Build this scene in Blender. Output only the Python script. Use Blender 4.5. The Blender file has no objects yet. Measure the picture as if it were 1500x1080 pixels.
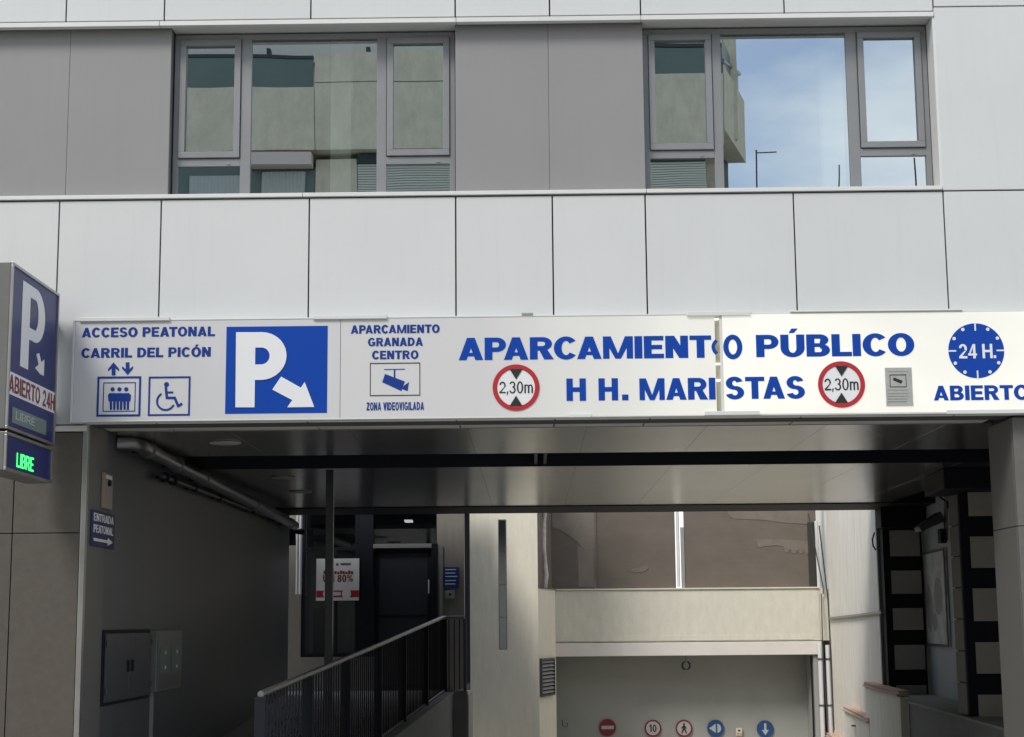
import bpy, bmesh, math, random
from mathutils import Vector, Matrix
random.seed(7)
S = bpy.context.scene
C = S.collection
rad = math.radians

# ------------------------------------------------------------------ camera
D = 13.0                       # metres from the camera to the facade plane (Y = 0)
F, PITCH, YAW, ROLL = 2397.0, 0.154672, 0.009927, -0.008657
CAM = Vector((0, -D, 1.6))
fw = Vector((-math.sin(YAW) * math.cos(PITCH), math.cos(YAW) * math.cos(PITCH), math.sin(PITCH)))
rt0 = Vector((math.cos(YAW), math.sin(YAW), 0))
up0 = rt0.cross(fw)
RT = math.cos(ROLL) * rt0 + math.sin(ROLL) * up0
UP = -math.sin(ROLL) * rt0 + math.cos(ROLL) * up0
cd = bpy.data.cameras.new('camera')
cam = bpy.data.objects.new('camera', cd)
C.objects.link(cam)
cam.matrix_world = Matrix(((RT.x, UP.x, -fw.x, CAM.x), (RT.y, UP.y, -fw.y, CAM.y), (RT.z, UP.z, -fw.z, CAM.z), (0, 0, 0, 1)))
cd.sensor_width = 36.0
cd.lens = F / 1500 * 36.0
cd.clip_start = 0.1
cd.clip_end = 2000
S.camera = cam

# ------------------------------------------------------------------ light
SUN_EL, SUN_AZ = rad(47), rad(215)      # azimuth clockwise from +Y
w = bpy.data.worlds.new('World')
S.world = w
w.use_nodes = True
nt = w.node_tree
bg = nt.nodes['Background']
sky = nt.nodes.new('ShaderNodeTexSky')
sky.sky_type = 'NISHITA'
sky.sun_disc = False
sky.sun_elevation = SUN_EL
sky.sun_rotation = SUN_AZ
tc = nt.nodes.new('ShaderNodeTexCoord')
mp = nt.nodes.new('ShaderNodeMapping')
mp.inputs['Scale'].default_value = (1, 1, 2.6)
mp.inputs['Location'].default_value = (0.35, 0.1, 0.2)
nz = nt.nodes.new('ShaderNodeTexNoise')
nz.inputs['Scale'].default_value = 3.2
nz.inputs['Detail'].default_value = 7
nz.inputs['Roughness'].default_value = 0.5
cr = nt.nodes.new('ShaderNodeMapRange')
cr.inputs['From Min'].default_value = 0.42
cr.inputs['From Max'].default_value = 0.66
cr.inputs['To Min'].default_value = 0.08
cr.inputs['To Max'].default_value = 0.92
mx = nt.nodes.new('ShaderNodeMix')
mx.data_type = 'RGBA'
mx.inputs['B'].default_value = (9.6, 9.75, 9.55, 1)
nt.links.new(tc.outputs['Generated'], mp.inputs['Vector'])
nt.links.new(mp.outputs['Vector'], nz.inputs['Vector'])
nt.links.new(nz.outputs['Fac'], cr.inputs['Value'])
nt.links.new(cr.outputs['Result'], mx.inputs['Factor'])
nt.links.new(sky.outputs['Color'], mx.inputs['A'])
nt.links.new(mx.outputs['Result'], bg.inputs['Color'])
bg.inputs['Strength'].default_value = 0.1
sl = bpy.data.lights.new('sun', 'SUN')
sl.energy = 1.5
sl.angle = rad(18)
sl.color = (1.0, 0.96, 0.9)
sun = bpy.data.objects.new('sun', sl)
C.objects.link(sun)
sd = Vector((math.sin(SUN_AZ) * math.cos(SUN_EL), math.cos(SUN_AZ) * math.cos(SUN_EL), math.sin(SUN_EL)))
sun.rotation_euler = sd.to_track_quat('Z', 'Y').to_euler()
sun.location = (-10, -20, 30)
S.view_settings.view_transform = 'Standard'
S.view_settings.look = 'None'
S.view_settings.gamma = 1
S.view_settings.use_curve_mapping = False
S.view_settings.exposure = 0.64
S.render.engine = 'CYCLES'
S.cycles.max_bounces = 10
S.cycles.caustics_reflective = False
S.cycles.caustics_refractive = False

# ------------------------------------------------------------------ helpers
def ray(px, py):
    return (RT * ((px - 750) / F) + UP * ((540 - py) / F) + fw)

def at(px, py, Y):                       # point of the photograph on the upright plane at this Y
    r = ray(px, py)
    return CAM + r * ((Y + D) / r.y)

def X_(px, py, Y): return at(px, py, Y).x
def Z_(px, py, Y): return at(px, py, Y).z

def mat(name, col, rough=0.6, metal=0.0, var=0.0, vscale=3.0, stretch=(1, 1, 1), bump=0.0, bscale=60.0,
        spec=0.5, emit=None, es=0.0, col2=None, coat=0.0):
    m = bpy.data.materials.new(name)
    m.use_nodes = True
    n = m.node_tree
    b = n.nodes['Principled BSDF']
    b.inputs['Base Color'].default_value = (*col, 1)
    b.inputs['Roughness'].default_value = rough
    b.inputs['Metallic'].default_value = metal
    b.inputs['Specular IOR Level'].default_value = spec
    b.inputs['Coat Weight'].default_value = coat
    if emit:
        b.inputs['Emission Color'].default_value = (*emit, 1)
        b.inputs['Emission Strength'].default_value = es
    if var or bump:
        g = n.nodes.new('ShaderNodeNewGeometry')
        mp = n.nodes.new('ShaderNodeMapping')
        mp.inputs['Scale'].default_value = stretch
        n.links.new(g.outputs['Position'], mp.inputs['Vector'])
    if var:
        t = n.nodes.new('ShaderNodeTexNoise')
        t.inputs['Scale'].default_value = vscale
        t.inputs['Detail'].default_value = 8
        t.inputs['Roughness'].default_value = 0.62
        n.links.new(mp.outputs['Vector'], t.inputs['Vector'])
        r = n.nodes.new('ShaderNodeMapRange')
        r.inputs['From Min'].default_value = 0.3
        r.inputs['From Max'].default_value = 0.7
        n.links.new(t.outputs['Fac'], r.inputs['Value'])
        x = n.nodes.new('ShaderNodeMix')
        x.data_type = 'RGBA'
        c2 = col2 if col2 else tuple(c * (1 + var) for c in col)
        c1 = tuple(c * (1 - var) for c in col)
        x.inputs['A'].default_value = (*c1, 1)
        x.inputs['B'].default_value = (*c2, 1)
        n.links.new(r.outputs['Result'], x.inputs['Factor'])
        n.links.new(x.outputs['Result'], b.inputs['Base Color'])
        rr = n.nodes.new('ShaderNodeMapRange')
        rr.inputs['To Min'].default_value = max(0.02, rough * 0.85)
        rr.inputs['To Max'].default_value = min(1, rough * 1.2)
        n.links.new(t.outputs['Fac'], rr.inputs['Value'])
        n.links.new(rr.outputs['Result'], b.inputs['Roughness'])
    if bump:
        t2 = n.nodes.new('ShaderNodeTexNoise')
        t2.inputs['Scale'].default_value = bscale
        t2.inputs['Detail'].default_value = 5
        n.links.new(mp.outputs['Vector'], t2.inputs['Vector'])
        bu = n.nodes.new('ShaderNodeBump')
        bu.inputs['Strength'].default_value = bump
        bu.inputs['Distance'].default_value = 0.02
        n.links.new(t2.outputs['Fac'], bu.inputs['Height'])
        n.links.new(bu.outputs['Normal'], b.inputs['Normal'])
    return m

def per_object(m, amt):               # each panel leaves the factory a shade different, rain streaks run down
    n = m.node_tree; b = n.nodes['Principled BSDF']
    src = b.inputs['Base Color'].links[0].from_socket
    oi = n.nodes.new('ShaderNodeObjectInfo'); r = n.nodes.new('ShaderNodeMapRange')
    r.inputs['To Min'].default_value = 1 - amt; r.inputs['To Max'].default_value = 1
    g = n.nodes.new('ShaderNodeNewGeometry'); mp = n.nodes.new('ShaderNodeMapping'); mp.inputs['Scale'].default_value = (9, 1, .5)
    t = n.nodes.new('ShaderNodeTexNoise'); t.inputs['Scale'].default_value = 2; t.inputs['Detail'].default_value = 6
    r2 = n.nodes.new('ShaderNodeMapRange'); r2.inputs['From Min'].default_value = .55; r2.inputs['From Max'].default_value = .8
    r2.inputs['To Min'].default_value = 1; r2.inputs['To Max'].default_value = .965
    mu = n.nodes.new('ShaderNodeMath'); mu.operation = 'MULTIPLY'
    v = n.nodes.new('ShaderNodeVectorMath'); v.operation = 'SCALE'
    n.links.new(g.outputs['Position'], mp.inputs['Vector']); n.links.new(mp.outputs['Vector'], t.inputs['Vector'])
    n.links.new(t.outputs['Fac'], r2.inputs['Value']); n.links.new(oi.outputs['Random'], r.inputs['Value'])
    n.links.new(r.outputs[0], mu.inputs[0]); n.links.new(r2.outputs[0], mu.inputs[1])
    n.links.new(src, v.inputs[0]); n.links.new(mu.outputs[0], v.inputs['Scale'])
    n.links.new(v.outputs[0], b.inputs['Base Color'])
    return m

def glass_mat(name, tint, refl, gloss_col=(0.9, 0.94, 0.97), rough=0.0, wav=0.0):
    m = bpy.data.materials.new(name)
    m.use_nodes = True
    n = m.node_tree
    n.nodes.remove(n.nodes['Principled BSDF'])
    out = n.nodes['Material Output']
    tr = n.nodes.new('ShaderNodeBsdfTransparent')
    tr.inputs['Color'].default_value = (*tint, 1)
    gl = n.nodes.new('ShaderNodeBsdfGlossy')
    gl.inputs['Color'].default_value = (*gloss_col, 1)
    gl.inputs['Roughness'].default_value = rough
    if wav:
        g = n.nodes.new('ShaderNodeNewGeometry')
        t = n.nodes.new('ShaderNodeTexNoise')
        t.inputs['Scale'].default_value = 1.1
        t.inputs['Detail'].default_value = 1
        bu = n.nodes.new('ShaderNodeBump')
        bu.inputs['Strength'].default_value = wav
        bu.inputs['Distance'].default_value = 0.01
        n.links.new(g.outputs['Position'], t.inputs['Vector'])
        n.links.new(t.outputs['Fac'], bu.inputs['Height'])
        n.links.new(bu.outputs['Normal'], gl.inputs['Normal'])
    mi = n.nodes.new('ShaderNodeMixShader')
    mi.inputs[0].default_value = refl
    n.links.new(tr.outputs[0], mi.inputs[1])
    n.links.new(gl.outputs[0], mi.inputs[2])
    n.links.new(mi.outputs[0], out.inputs['Surface'])
    return m

class MB:
    def __init__(s):
        s.v = []; s.f = []; s.sm = []
    def add(s, vs, fs, smooth=False):
        o = len(s.v)
        s.v += [tuple(v) for v in vs]
        s.f += [tuple(i + o for i in f) for f in fs]
        s.sm += [smooth] * len(fs)
        return s
    def box(s, x0, x1, y0, y1, z0, z1):
        x0, x1 = sorted((x0, x1)); y0, y1 = sorted((y0, y1)); z0, z1 = sorted((z0, z1))
        return s.prism([(x0, y0), (x1, y0), (x1, y1), (x0, y1)], z0, z1)
    def prism(s, pts, z0, z1):           # footprint counter-clockwise; z0/z1 number or list
        n = len(pts)
        a = z0 if isinstance(z0, (list, tuple)) else [z0] * n
        b = z1 if isinstance(z1, (list, tuple)) else [z1] * n
        vs = [(p[0], p[1], a[i]) for i, p in enumerate(pts)] + [(p[0], p[1], b[i]) for i, p in enumerate(pts)]
        fs = [tuple(range(n - 1, -1, -1)), tuple(range(n, 2 * n))]
        fs += [(i, (i + 1) % n, n + (i + 1) % n, n + i) for i in range(n)]
        return s.add(vs, fs)
    def slab(s, O, u, v, n, a0, a1, b0, b1, c0, c1):   # box in a frame
        vs = []
        for c in (c0, c1):
            for a, b in ((a0, b0), (a1, b0), (a1, b1), (a0, b1)):
                vs.append(O + u * a + v * b + n * c)
        return s.add(vs, [(3, 2, 1, 0), (4, 5, 6, 7), (0, 1, 5, 4), (1, 2, 6, 5), (2, 3, 7, 6), (3, 0, 4, 7)])
    def tube(s, pts, r, n=10, cap=True):
        pts = [Vector(p) for p in pts]
        m = len(pts)
        rs = r if isinstance(r, (list, tuple)) else [r] * m
        vs = []
        t0 = (pts[1] - pts[0]).normalized()
        ref = Vector((0, 0, 1)) if abs(t0.z) < 0.9 else Vector((1, 0, 0))
        for i, p in enumerate(pts):
            t = (pts[min(i + 1, m - 1)] - pts[max(i - 1, 0)]).normalized()
            a = t.cross(ref).normalized(); b = t.cross(a)
            for k in range(n):
                q = 2 * math.pi * k / n
                vs.append(p + (a * math.cos(q) + b * math.sin(q)) * rs[i])
        fs = [(i * n + k, i * n + (k + 1) % n, (i + 1) * n + (k + 1) % n, (i + 1) * n + k) for i in range(m - 1) for k in range(n)]
        s.add(vs, fs, True)
        if cap:
            s.add(vs[:n], [tuple(range(n))]); s.add(vs[-n:], [tuple(range(n - 1, -1, -1))])
        return s
    def build(s, name, m, parent=None, bevel=0.0):
        me = bpy.data.meshes.new(name)
        me.from_pydata(s.v, [], s.f)
        bm = bmesh.new(); bm.from_mesh(me)
        bmesh.ops.recalc_face_normals(bm, faces=bm.faces)
        bm.to_mesh(me); bm.free()
        for p, q in zip(me.polygons, s.sm): p.use_smooth = q
        me.materials.append(m)
        o = bpy.data.objects.new(name, me)
        C.objects.link(o)
        if parent: o.parent = parent
        if bevel:
            b = o.modifiers.new('bevel', 'BEVEL'); b.width = bevel; b.segments = 2; b.limit_method = 'ANGLE'
            b.harden_normals = False
        return o

def place(o, parent, base):              # keep world-space verts while the parent Empty sits at the thing's base
    o.parent = parent
    o.location = -Vector(base) if parent.type == 'EMPTY' else (0, 0, 0)

class Thing:
    def __init__(s, name, label, cat, base=(0, 0, 0), group=None):
        s.o = bpy.data.objects.new(name, None)
        s.o.empty_display_size = 0.2
        C.objects.link(s.o)
        s.base = Vector(base); s.o.location = s.base
        s.o['label'] = label; s.o['category'] = cat
        if group: s.o['group'] = group
    def part(s, name, mb, m, bevel=0.0, parent=None, label=None):
        o = mb.build(name, m, None, bevel)
        if parent: o.parent = parent
        else: place(o, s.o, s.base)
        if label: o['label'] = label
        return o

def single(name, mb, m, label, cat, group=None, bevel=0.0):
    o = mb.build(name, m, None, bevel)
    o['label'] = label; o['category'] = cat
    if group: o['group'] = group
    return o

def struct(name, mb, m):
    o = mb.build(name, m); o['kind'] = 'structure'; return o

class Fr:                                # a plane one can print on
    def __init__(s, O, u, v=(0, 0, 1)):
        s.O = Vector(O); s.u = Vector(u).normalized(); s.v = Vector(v).normalized(); s.n = s.u.cross(s.v) 
    def ab(s, px, py):
        r = ray(px, py)
        t = (s.O - CAM).dot(s.n) / r.dot(s.n)
        p = CAM + r * t - s.O
        return p.dot(s.u), p.dot(s.v)
    def P(s, a, b, c=0): return s.O + s.u * a + s.v * b + s.n * c

_k = [0]
def poly(mb, fr, pts, c0=0.0, th=0.0022):
    _k[0] = (_k[0] + 1) % 9
    t = c0 + th + _k[0] * 0.00022
    n = len(pts)
    vs = [fr.P(a, b, c0 + 0.0004) for a, b in pts] + [fr.P(a, b, t) for a, b in pts]
    mb.add(vs, [tuple(range(n, 2 * n))] + [(i, (i + 1) % n, n + (i + 1) % n, n + i) for i in range(n)])
def arc(mb, fr, cx, cy, rx, ry, a0, a1, tx, ty, c0=0.0, seg=None):
    seg = seg or max(4, int(abs(a1 - a0) / 12))
    _k[0] = (_k[0] + 1) % 9
    t = c0 + 0.0022 + _k[0] * 0.00022
    vs = []; fs = []
    for i in range(seg + 1):
        q = rad(a0 + (a1 - a0) * i / seg); c, s = math.cos(q), math.sin(q)
        for x, y in ((cx + rx * c, cy + ry * s), (cx + (rx - tx) * c, cy + (ry - ty) * s)):
            vs.append(fr.P(x, y, t)); vs.append(fr.P(x, y, c0 + 0.0004))
    for i in range(seg):
        o = i * 4
        fs += [(o, o + 4, o + 6, o + 2), (o, o + 1, o + 5, o + 4), (o + 2, o + 6, o + 7, o + 3)]
    mb.add(vs, fs)
def disk(mb, fr, cx, cy, rx, ry=None, c0=0.0, seg=36):
    ry = ry or rx
    poly(mb, fr, [(cx + rx * math.cos(2 * math.pi * i / seg), cy + ry * math.sin(2 * math.pi * i / seg)) for i in range(seg)], c0)

def R(x0, y0, x1, y1): return ('p', [(x0, y0), (x1, y0), (x1, y1), (x0, y1)])
def Pq(*p): return ('p', list(p))
def A(*a): return ('a', a)
def glyph(ch, s, h):
    """primitives and advance width of a heavy grotesque letter, cap height 1"""
    d = s * 1.16
    G = {
     ' ': ([], .3), '.': ([R(0, 0, s, s)], s), ',': ([Pq((0, -.16), (s * .45, -.16), (s, s), (0, s))], s),
     'I': ([R(0, 0, s, 1)], s),
     'H': ([R(0, 0, s, 1), R(.8 - s, 0, .8, 1), R(s * .9, .5 - h / 2, .8 - s * .9, .5 + h / 2)], .8),
     'L': ([R(0, 0, s, 1), R(s * .9, 0, .68, h)], .68),
     'E': ([R(0, 0, s, 1), R(s * .9, 0, .72, h), R(s * .9, 1 - h, .71, 1), R(s * .9, .5 - h / 2, .66, .5 + h / 2)], .72),
     'F': ([R(0, 0, s, 1), R(s * .9, 1 - h, .71, 1), R(s * .9, .5 - h / 2, .64, .5 + h / 2)], .7),
     'T': ([R(0, 1 - h, .78, 1), R(.39 - s / 2, 0, .39 + s / 2, 1 - h * .9)], .78),
     'N': ([R(0, 0, s, 1), R(.82 - s, 0, .82, 1), Pq((0, 1), (.82 - d, 0), (.82, 0), (d, 1))], .82),
     'M': ([R(0, 0, s * .82, 1), R(1.08 - s * .82, 0, 1.08, 1), Pq((0, 1), (.54 - s * .36, 0), (.54 + s * .28, 0), (s * 1.02, 1)),
            Pq((1.08 - s * 1.02, 1), (.54 - s * .28, 0), (.54 + s * .36, 0), (1.08, 1))], 1.08),
     'A': ([Pq((0, 0), (s, 0), (.44 + s * .5, 1), (.44 - s * .5, 1)), Pq((.88 - s, 0), (.88, 0), (.44 + s * .5, 1), (.44 - s * .5, 1)),
            R(.2, .17, .68, .17 + h * .8)], .88),
     'V': ([Pq((0, 1), (.42 - d * .5, 0), (.42 + d * .5, 0), (d, 1)), Pq((.84 - d, 1), (.42 - d * .5, 0), (.42 + d * .5, 0), (.84, 1))], .84),
     'Z': ([R(0, 0, .74, h), R(0.03, 1 - h, .74, 1), Pq((0, h * .9), (d * 1.1, h * .9), (.74, 1 - h * .9), (.74 - d * 1.1, 1 - h * .9))], .74),
     'O': ([A(.45, .5, .45, .52, 0, 360, s, h)], .9),
     'C': ([A(.44, .5, .44, .52, 38, 322, s, h)], .83),
     'G': ([A(.45, .5, .45, .52, 38, 325, s, h), R(.46, .36, .88, .36 + h * .85), R(.88 - s, .08, .88, .4)], .9),
     'D': ([R(0, 0, s, 1), R(s * .9, 0, .38, h), R(s * .9, 1 - h, .38, 1), A(.38, .5, .45, .5, -90, 90, s, h)], .83),
     'P': ([R(0, 0, s, 1), R(s * .9, 1 - h, .44, 1), R(s * .9, .36, .44, .36 + h), A(.44, .68, .33, .32, -90, 90, s * .88, h)], .77),
     'R': ([R(0, 0, s, 1), R(s * .9, 1 - h, .46, 1), R(s * .9, .4, .46, .4 + h), A(.46, .7, .34, .3, -90, 90, s * .88, h),
            Pq((.84 - d, 0), (.86, 0), (.42 + d * .6, .46), (.42 - d * .3, .46))], .84),
     'B': ([R(0, 0, s, 1), R(s * .9, 1 - h, .46, 1), R(s * .9, .43, .46, .43 + h * .85), R(s * .9, 0, .46, h),
            A(.46, .745, .3, .255, -90, 90, s, h), A(.46, .29, .34, .29, -90, 90, s, h)], .8),
     'U': ([R(0, .38, s, 1), R(.82 - s, .38, .82, 1), A(.41, .4, .41, .42, 180, 360, s, h)], .82),
     'S': ([A(.37, .72, .35, .3, 15, 262, s * .95, h * .95), A(.38, .29, .38, .31, -165, 82, s * .95, h * .95),
            Pq((.3, .43), (.42, .41), (.46, .58), (.34, .6))], .75),
     '0': ([A(.32, .5, .32, .52, 0, 360, s, h * .9)], .64),
     '1': ([R(.16, 0, .16 + s, 1), Pq((0, .68), (.18, .8), (.18, 1), (0, .84))], .16 + s),
     '2': ([A(.32, .69, .32, .32, -25, 172, s, h * .9), R(0, 0, .64, h), Pq((0, h * .9), (s * 1.2, h * .9), (.62, .58), (.62 - s, .52))], .64),
     '3': ([A(.3, .74, .3, .28, -90, 165, s, h * .9), A(.3, .29, .33, .31, -165, 90, s, h * .9)], .63),
     '4': ([R(.4, 0, .4 + s, 1), R(0, .2, .7, .2 + h * .9), Pq((0, .22), (s * .9, .22 + h * .5), (.42 + s * .5, 1), (.42 - s * .1, 1))], .7),
     '8': ([A(.32, .74, .29, .27, 0, 360, s, h * .8), A(.32, .28, .32, .3, 0, 360, s, h * .8)], .64),
     '%': ([A(.2, .76, .2, .25, 0, 360, s * .6, h * .7), A(.72, .24, .2, .25, 0, 360, s * .6, h * .7), Pq((.2, 0), (.32, 0), (.72, 1), (.6, 1))], .92),
     'm': ([R(0, 0, s, .73), R(.36, 0, .36 + s, .5), R(.72, 0, .72 + s, .5), A(.18 + s / 2, .48, .18 + s / 2, .26, 0, 180, s, h * .85), A(.54 + s / 2, .48, .18 + s / 2, .26, 0, 180, s, h * .85)], .72 + s),
    }
    acc = {'Ú': 'U', 'Ó': 'O'}
    if ch in acc:
        p, wd = G[acc[ch]]
        c = wd / 2
        return p + [Pq((c - .12, 1.07), (c + .06, 1.07), (c + .2, 1.27), (c - .02, 1.27))], wd
    return G[ch]

def text(mb, fr, s, a0, b0, a1, b1, weight=.25, gap=.09, hw=None, c0=0.0):
    hw = hw or weight * .8
    gl = [glyph(c, weight, hw) for c in s]
    kern = {'PA': -.13, 'RA': -.03, 'RC': -.03, 'CA': -.05, 'AR': -.0, 'AP': .0, 'TA': -.12, 'AT': -.1, 'AC': -.03, 'CI': -.02, 'CO': -.03, 'TO': -.04, 'LA': -.03, 'TR': .0, 'LI': -.03, 'VI': -.03, 'OV': -.03, 'RT': -.03}
    kn = [kern.get(s[i:i + 2], 0) for i in range(len(s) - 1)] + [0]
    tot = sum(g[1] for g in gl) + gap * (len(s) - 1) + sum(kn)
    sx = (a1 - a0) / tot; sy = b1 - b0; x = a0
    for (prim, wd), kk in zip(gl, kn):
        for k, q in prim:
            if k == 'p': poly(mb, fr, [(x + p[0] * sx, b0 + p[1] * sy) for p in q], c0)
            else: arc(mb, fr, x + q[0] * sx, b0 + q[1] * sy, q[2] * sx, q[3] * sy, q[4], q[5], q[6] * sx, q[7] * sy, c0)
        x += (wd + gap + kk) * sx

def ptext(fr, s, px0, pyb, px1, pyt, **k):      # box given by bottom-left and top-right points of the photograph
    mb = MB(); a0, b0 = fr.ab(px0, pyb); a1, b1 = fr.ab(px1, pyt)
    text(mb, fr, s, a0, b0, a1, b1, **k); return mb
def prect(mb, fr, px0, py0, px1, py1, c0=0.0):
    a0, b0 = fr.ab(px0, py0); a1, b1 = fr.ab(px1, py1)
    poly(mb, fr, [(a0, b1), (a1, b1), (a1, b0), (a0, b0)], c0); return mb
def pframe(mb, fr, px0, py0, px1, py1, t, c0=0.0):
    a0, b1 = fr.ab(px0, py0); a1, b0 = fr.ab(px1, py1)
    for q in ([(a0, b0), (a1, b0), (a1, b0 + t), (a0, b0 + t)], [(a0, b1 - t), (a1, b1 - t), (a1, b1), (a0, b1)],
              [(a0, b0 + t), (a0 + t, b0 + t), (a0 + t, b1 - t), (a0, b1 - t)], [(a1 - t, b0 + t), (a1, b0 + t), (a1, b1 - t), (a1 - t, b1 - t)]):
        poly(mb, fr, q, c0)
    return mb
def ppoly(mb, fr, pts, c0=0.0):
    poly(mb, fr, [fr.ab(*p) for p in pts], c0); return mb

# ------------------------------------------------------------------ materials
M = {}
M['clad'] = mat('white_cladding', (.60, .612, .61), .42, 0, .025, 0.8, bump=.0, spec=.4)
M['trim'] = mat('white_trim', (.66, .665, .655), .4, 0, .03, 2)
M['grey'] = mat('grey_cladding', (.262, .258, .258), .5, 0, .03, 1.2, spec=.35)
M['reveal'] = mat('reveal_grey', (.30, .30, .30), .5, 0, .04, 2)
M['meterm'] = mat('meter_grey', (.17, .185, .18), .35, .2, .06, 4)
M['railsteel'] = mat('rail_steel', (.25, .25, .25), .4, .8, .06, 3)
M['head'] = mat('head_soffit', (.62, .62, .61), .5, 0, .03, 2)
M['doorm'] = mat('door_leaf', (.012, .016, .028), .45)
M['soffit'] = mat('soffit_grey', (.5, .49, .47), .5, 0, .04, 2)
M['joint'] = mat('joint_dark', (.06, .06, .062), .8)
M['alu'] = mat('window_aluminium', (.235, .24, .25), .4, .2, .04, 4)
M['granite'] = mat('brown_granite', (.082, .071, .059), .5, 0, .10, 18, bump=.05, bscale=120)
M['granite2'] = mat('grey_stone', (.125, .122, .115), .5, 0, .08, 14, bump=.05, bscale=90)
M['darkwall'] = mat('dark_wall', (.068, .076, .084), .42, 0, .22, 1.1, bump=.03, bscale=20)
M['steel'] = mat('brushed_steel', (.42, .41, .40), .36, .9, .08, 3)
M['cabsteel'] = mat('cabinet_steel', (.16, .16, .155), .45, .3, .05, 3)
M['ceil'] = mat('ceiling_metal', (.37, .36, .34), .2, .85, .06, 1.2, bump=.16, bscale=1.5)
M['black'] = mat('black_paint', (.010, .012, .018), .6, spec=.2)
M['blackg'] = mat('black_gloss', (.012, .014, .022), .3)
M['cream'] = mat('cream_render', (.80, .745, .61), .85, 0, .06, 7, (2.2, 2.2, .35), bump=.25, bscale=35)
M['white_wall'] = mat('white_render', (.83, .79, .70), .85, 0, .12, 4, (2.5, 2.5, .35), bump=.25, bscale=28)
M['parapet'] = mat('stained_parapet', (.68, .65, .55), .88, 0, .07, 5, (1.6, 1, .6), bump=.3, bscale=30)
M['beam'] = mat('painted_beam', (.74, .70, .65), .6, 0, .05, 3)
M['garage'] = mat('garage_grey', (.36, .365, .335), .7, 0, .07, 1.2)
M['concrete'] = mat('grey_concrete', (.26, .26, .26), .8, 0, .12, 3, bump=.2, bscale=30)
M['ramp'] = mat('ramp_concrete', (.45, .44, .42), .85, 0, .2, 2, bump=.2, bscale=30)
M['bounce_street'] = mat('bounce_street_paving', (.36, .35, .33), .9, 0, .2, 12, bump=.3, bscale=80)  # unseen street surface, made pale to bounce light up under the soffits
M['paving'] = mat('paving', (.38, .365, .34), .85, 0, .12, 6, bump=.1)
M['signface'] = mat('sign_face', (.60, .60, .61), .35, 0, .02, 1)
M['blue'] = mat('print_blue', (.002, .052, .35), .4, spec=.25)
M['navy'] = mat('print_navy', (.012, .022, .13), .35, spec=.3)
M['pblue'] = mat('print_dark_blue', (.010, .042, .24), .4, spec=.25)
M['wprint'] = mat('print_white', (.74, .75, .76), .4)
M['red'] = mat('print_red', (.42, .02, .03), .4)
M['dred'] = mat('print_dark_red', (.20, .02, .025), .5)
M['kprint'] = mat('print_black', (.015, .015, .015), .5)
M['zinc'] = mat('zinc_pipe', (.20, .205, .215), .3, .8, .12, 6)
M['plastic'] = mat('grey_plastic', (.30, .31, .30), .5, 0, .05, 5)
M['cabinet'] = mat('cabinet_grey', (.06, .065, .075), .45, .2, .06, 4)
M['reed'] = mat('woven_reed', (.165, .138, .113), .8, 0, .12, 2, (1, 1, 1.5))
M['plastic_sheet'] = mat('plastic_sheet', (.225, .192, .158), .35, 0, .12, 3)
M['wtube'] = mat('white_tube', (.72, .72, .72), .4)
M['sidewall'] = mat('side_wall', (.50, .52, .53), .6, 0, .06, 2)
M['brick'] = mat('terracotta', (.56, .38, .30), .8, 0, .25, 14)
M['tanbrick'] = mat('pale_mortar', (.55, .48, .40), .85, 0, .15, 9)
M['tile'] = mat('grey_tile', (.42, .40, .37), .45, 0, .06, 3)
M['led'] = mat('led_green', (.02, .4, .05), .5, emit=(.05, 1, .16), es=1.6)
M['lcd'] = mat('lcd_panel', (.16, .21, .20), .3)
M['lcdtxt'] = mat('lcd_text', (.42, .48, .46), .4)
M['lamp'] = mat('lit_lamp', (.9, .9, .85), .4, emit=(1, .97, .88), es=1.0)
M['lampoff'] = mat('lamp_glass', (.45, .45, .44), .4)
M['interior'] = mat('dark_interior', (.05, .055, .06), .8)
M['room'] = mat('room_wall', (.20, .2, .19), .9)
M['pcol'] = mat('pale_column', (.85, .86, .80), .8)
M['curtain'] = mat('curtain', (.45, .5, .5), .9)
M['pane'] = glass_mat('window_glass', (.66, .76, .72), .68, (.74, .80, .82), wav=.10)
M['dpane'] = glass_mat('door_glass', (.32, .36, .38), .14, wav=.02)
M['cpane'] = glass_mat('slit_glass', (.35, .4, .42), .35, rough=.15)
M['oppc'] = mat('opposite_concrete', (.64, .61, .50), .9, 0, .13, 5, (1, 1, .55), bump=.8, bscale=14)
M['oppgreen'] = mat('opposite_green_glass', (.115, .17, .16), .3, 0, .1, 1)
M['oppdark'] = mat('opposite_dark', (.03, .05, .05), .6)
M['shutter'] = mat('opposite_shutter', (.60, .64, .58), .6)
M['awning'] = mat('awning_cloth', (.66, .58, .56), .8)
M['oppwhite'] = mat('opposite_white', (.62, .62, .60), .7)
M['paper'] = mat('paper_notice', (.36, .37, .35), .6, 0, .1, 20)

for k_ in ('clad', 'grey', 'granite', 'granite2', 'ceil', 'signface', 'darkwall', 'trim'): per_object(M[k_], .03)

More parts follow.
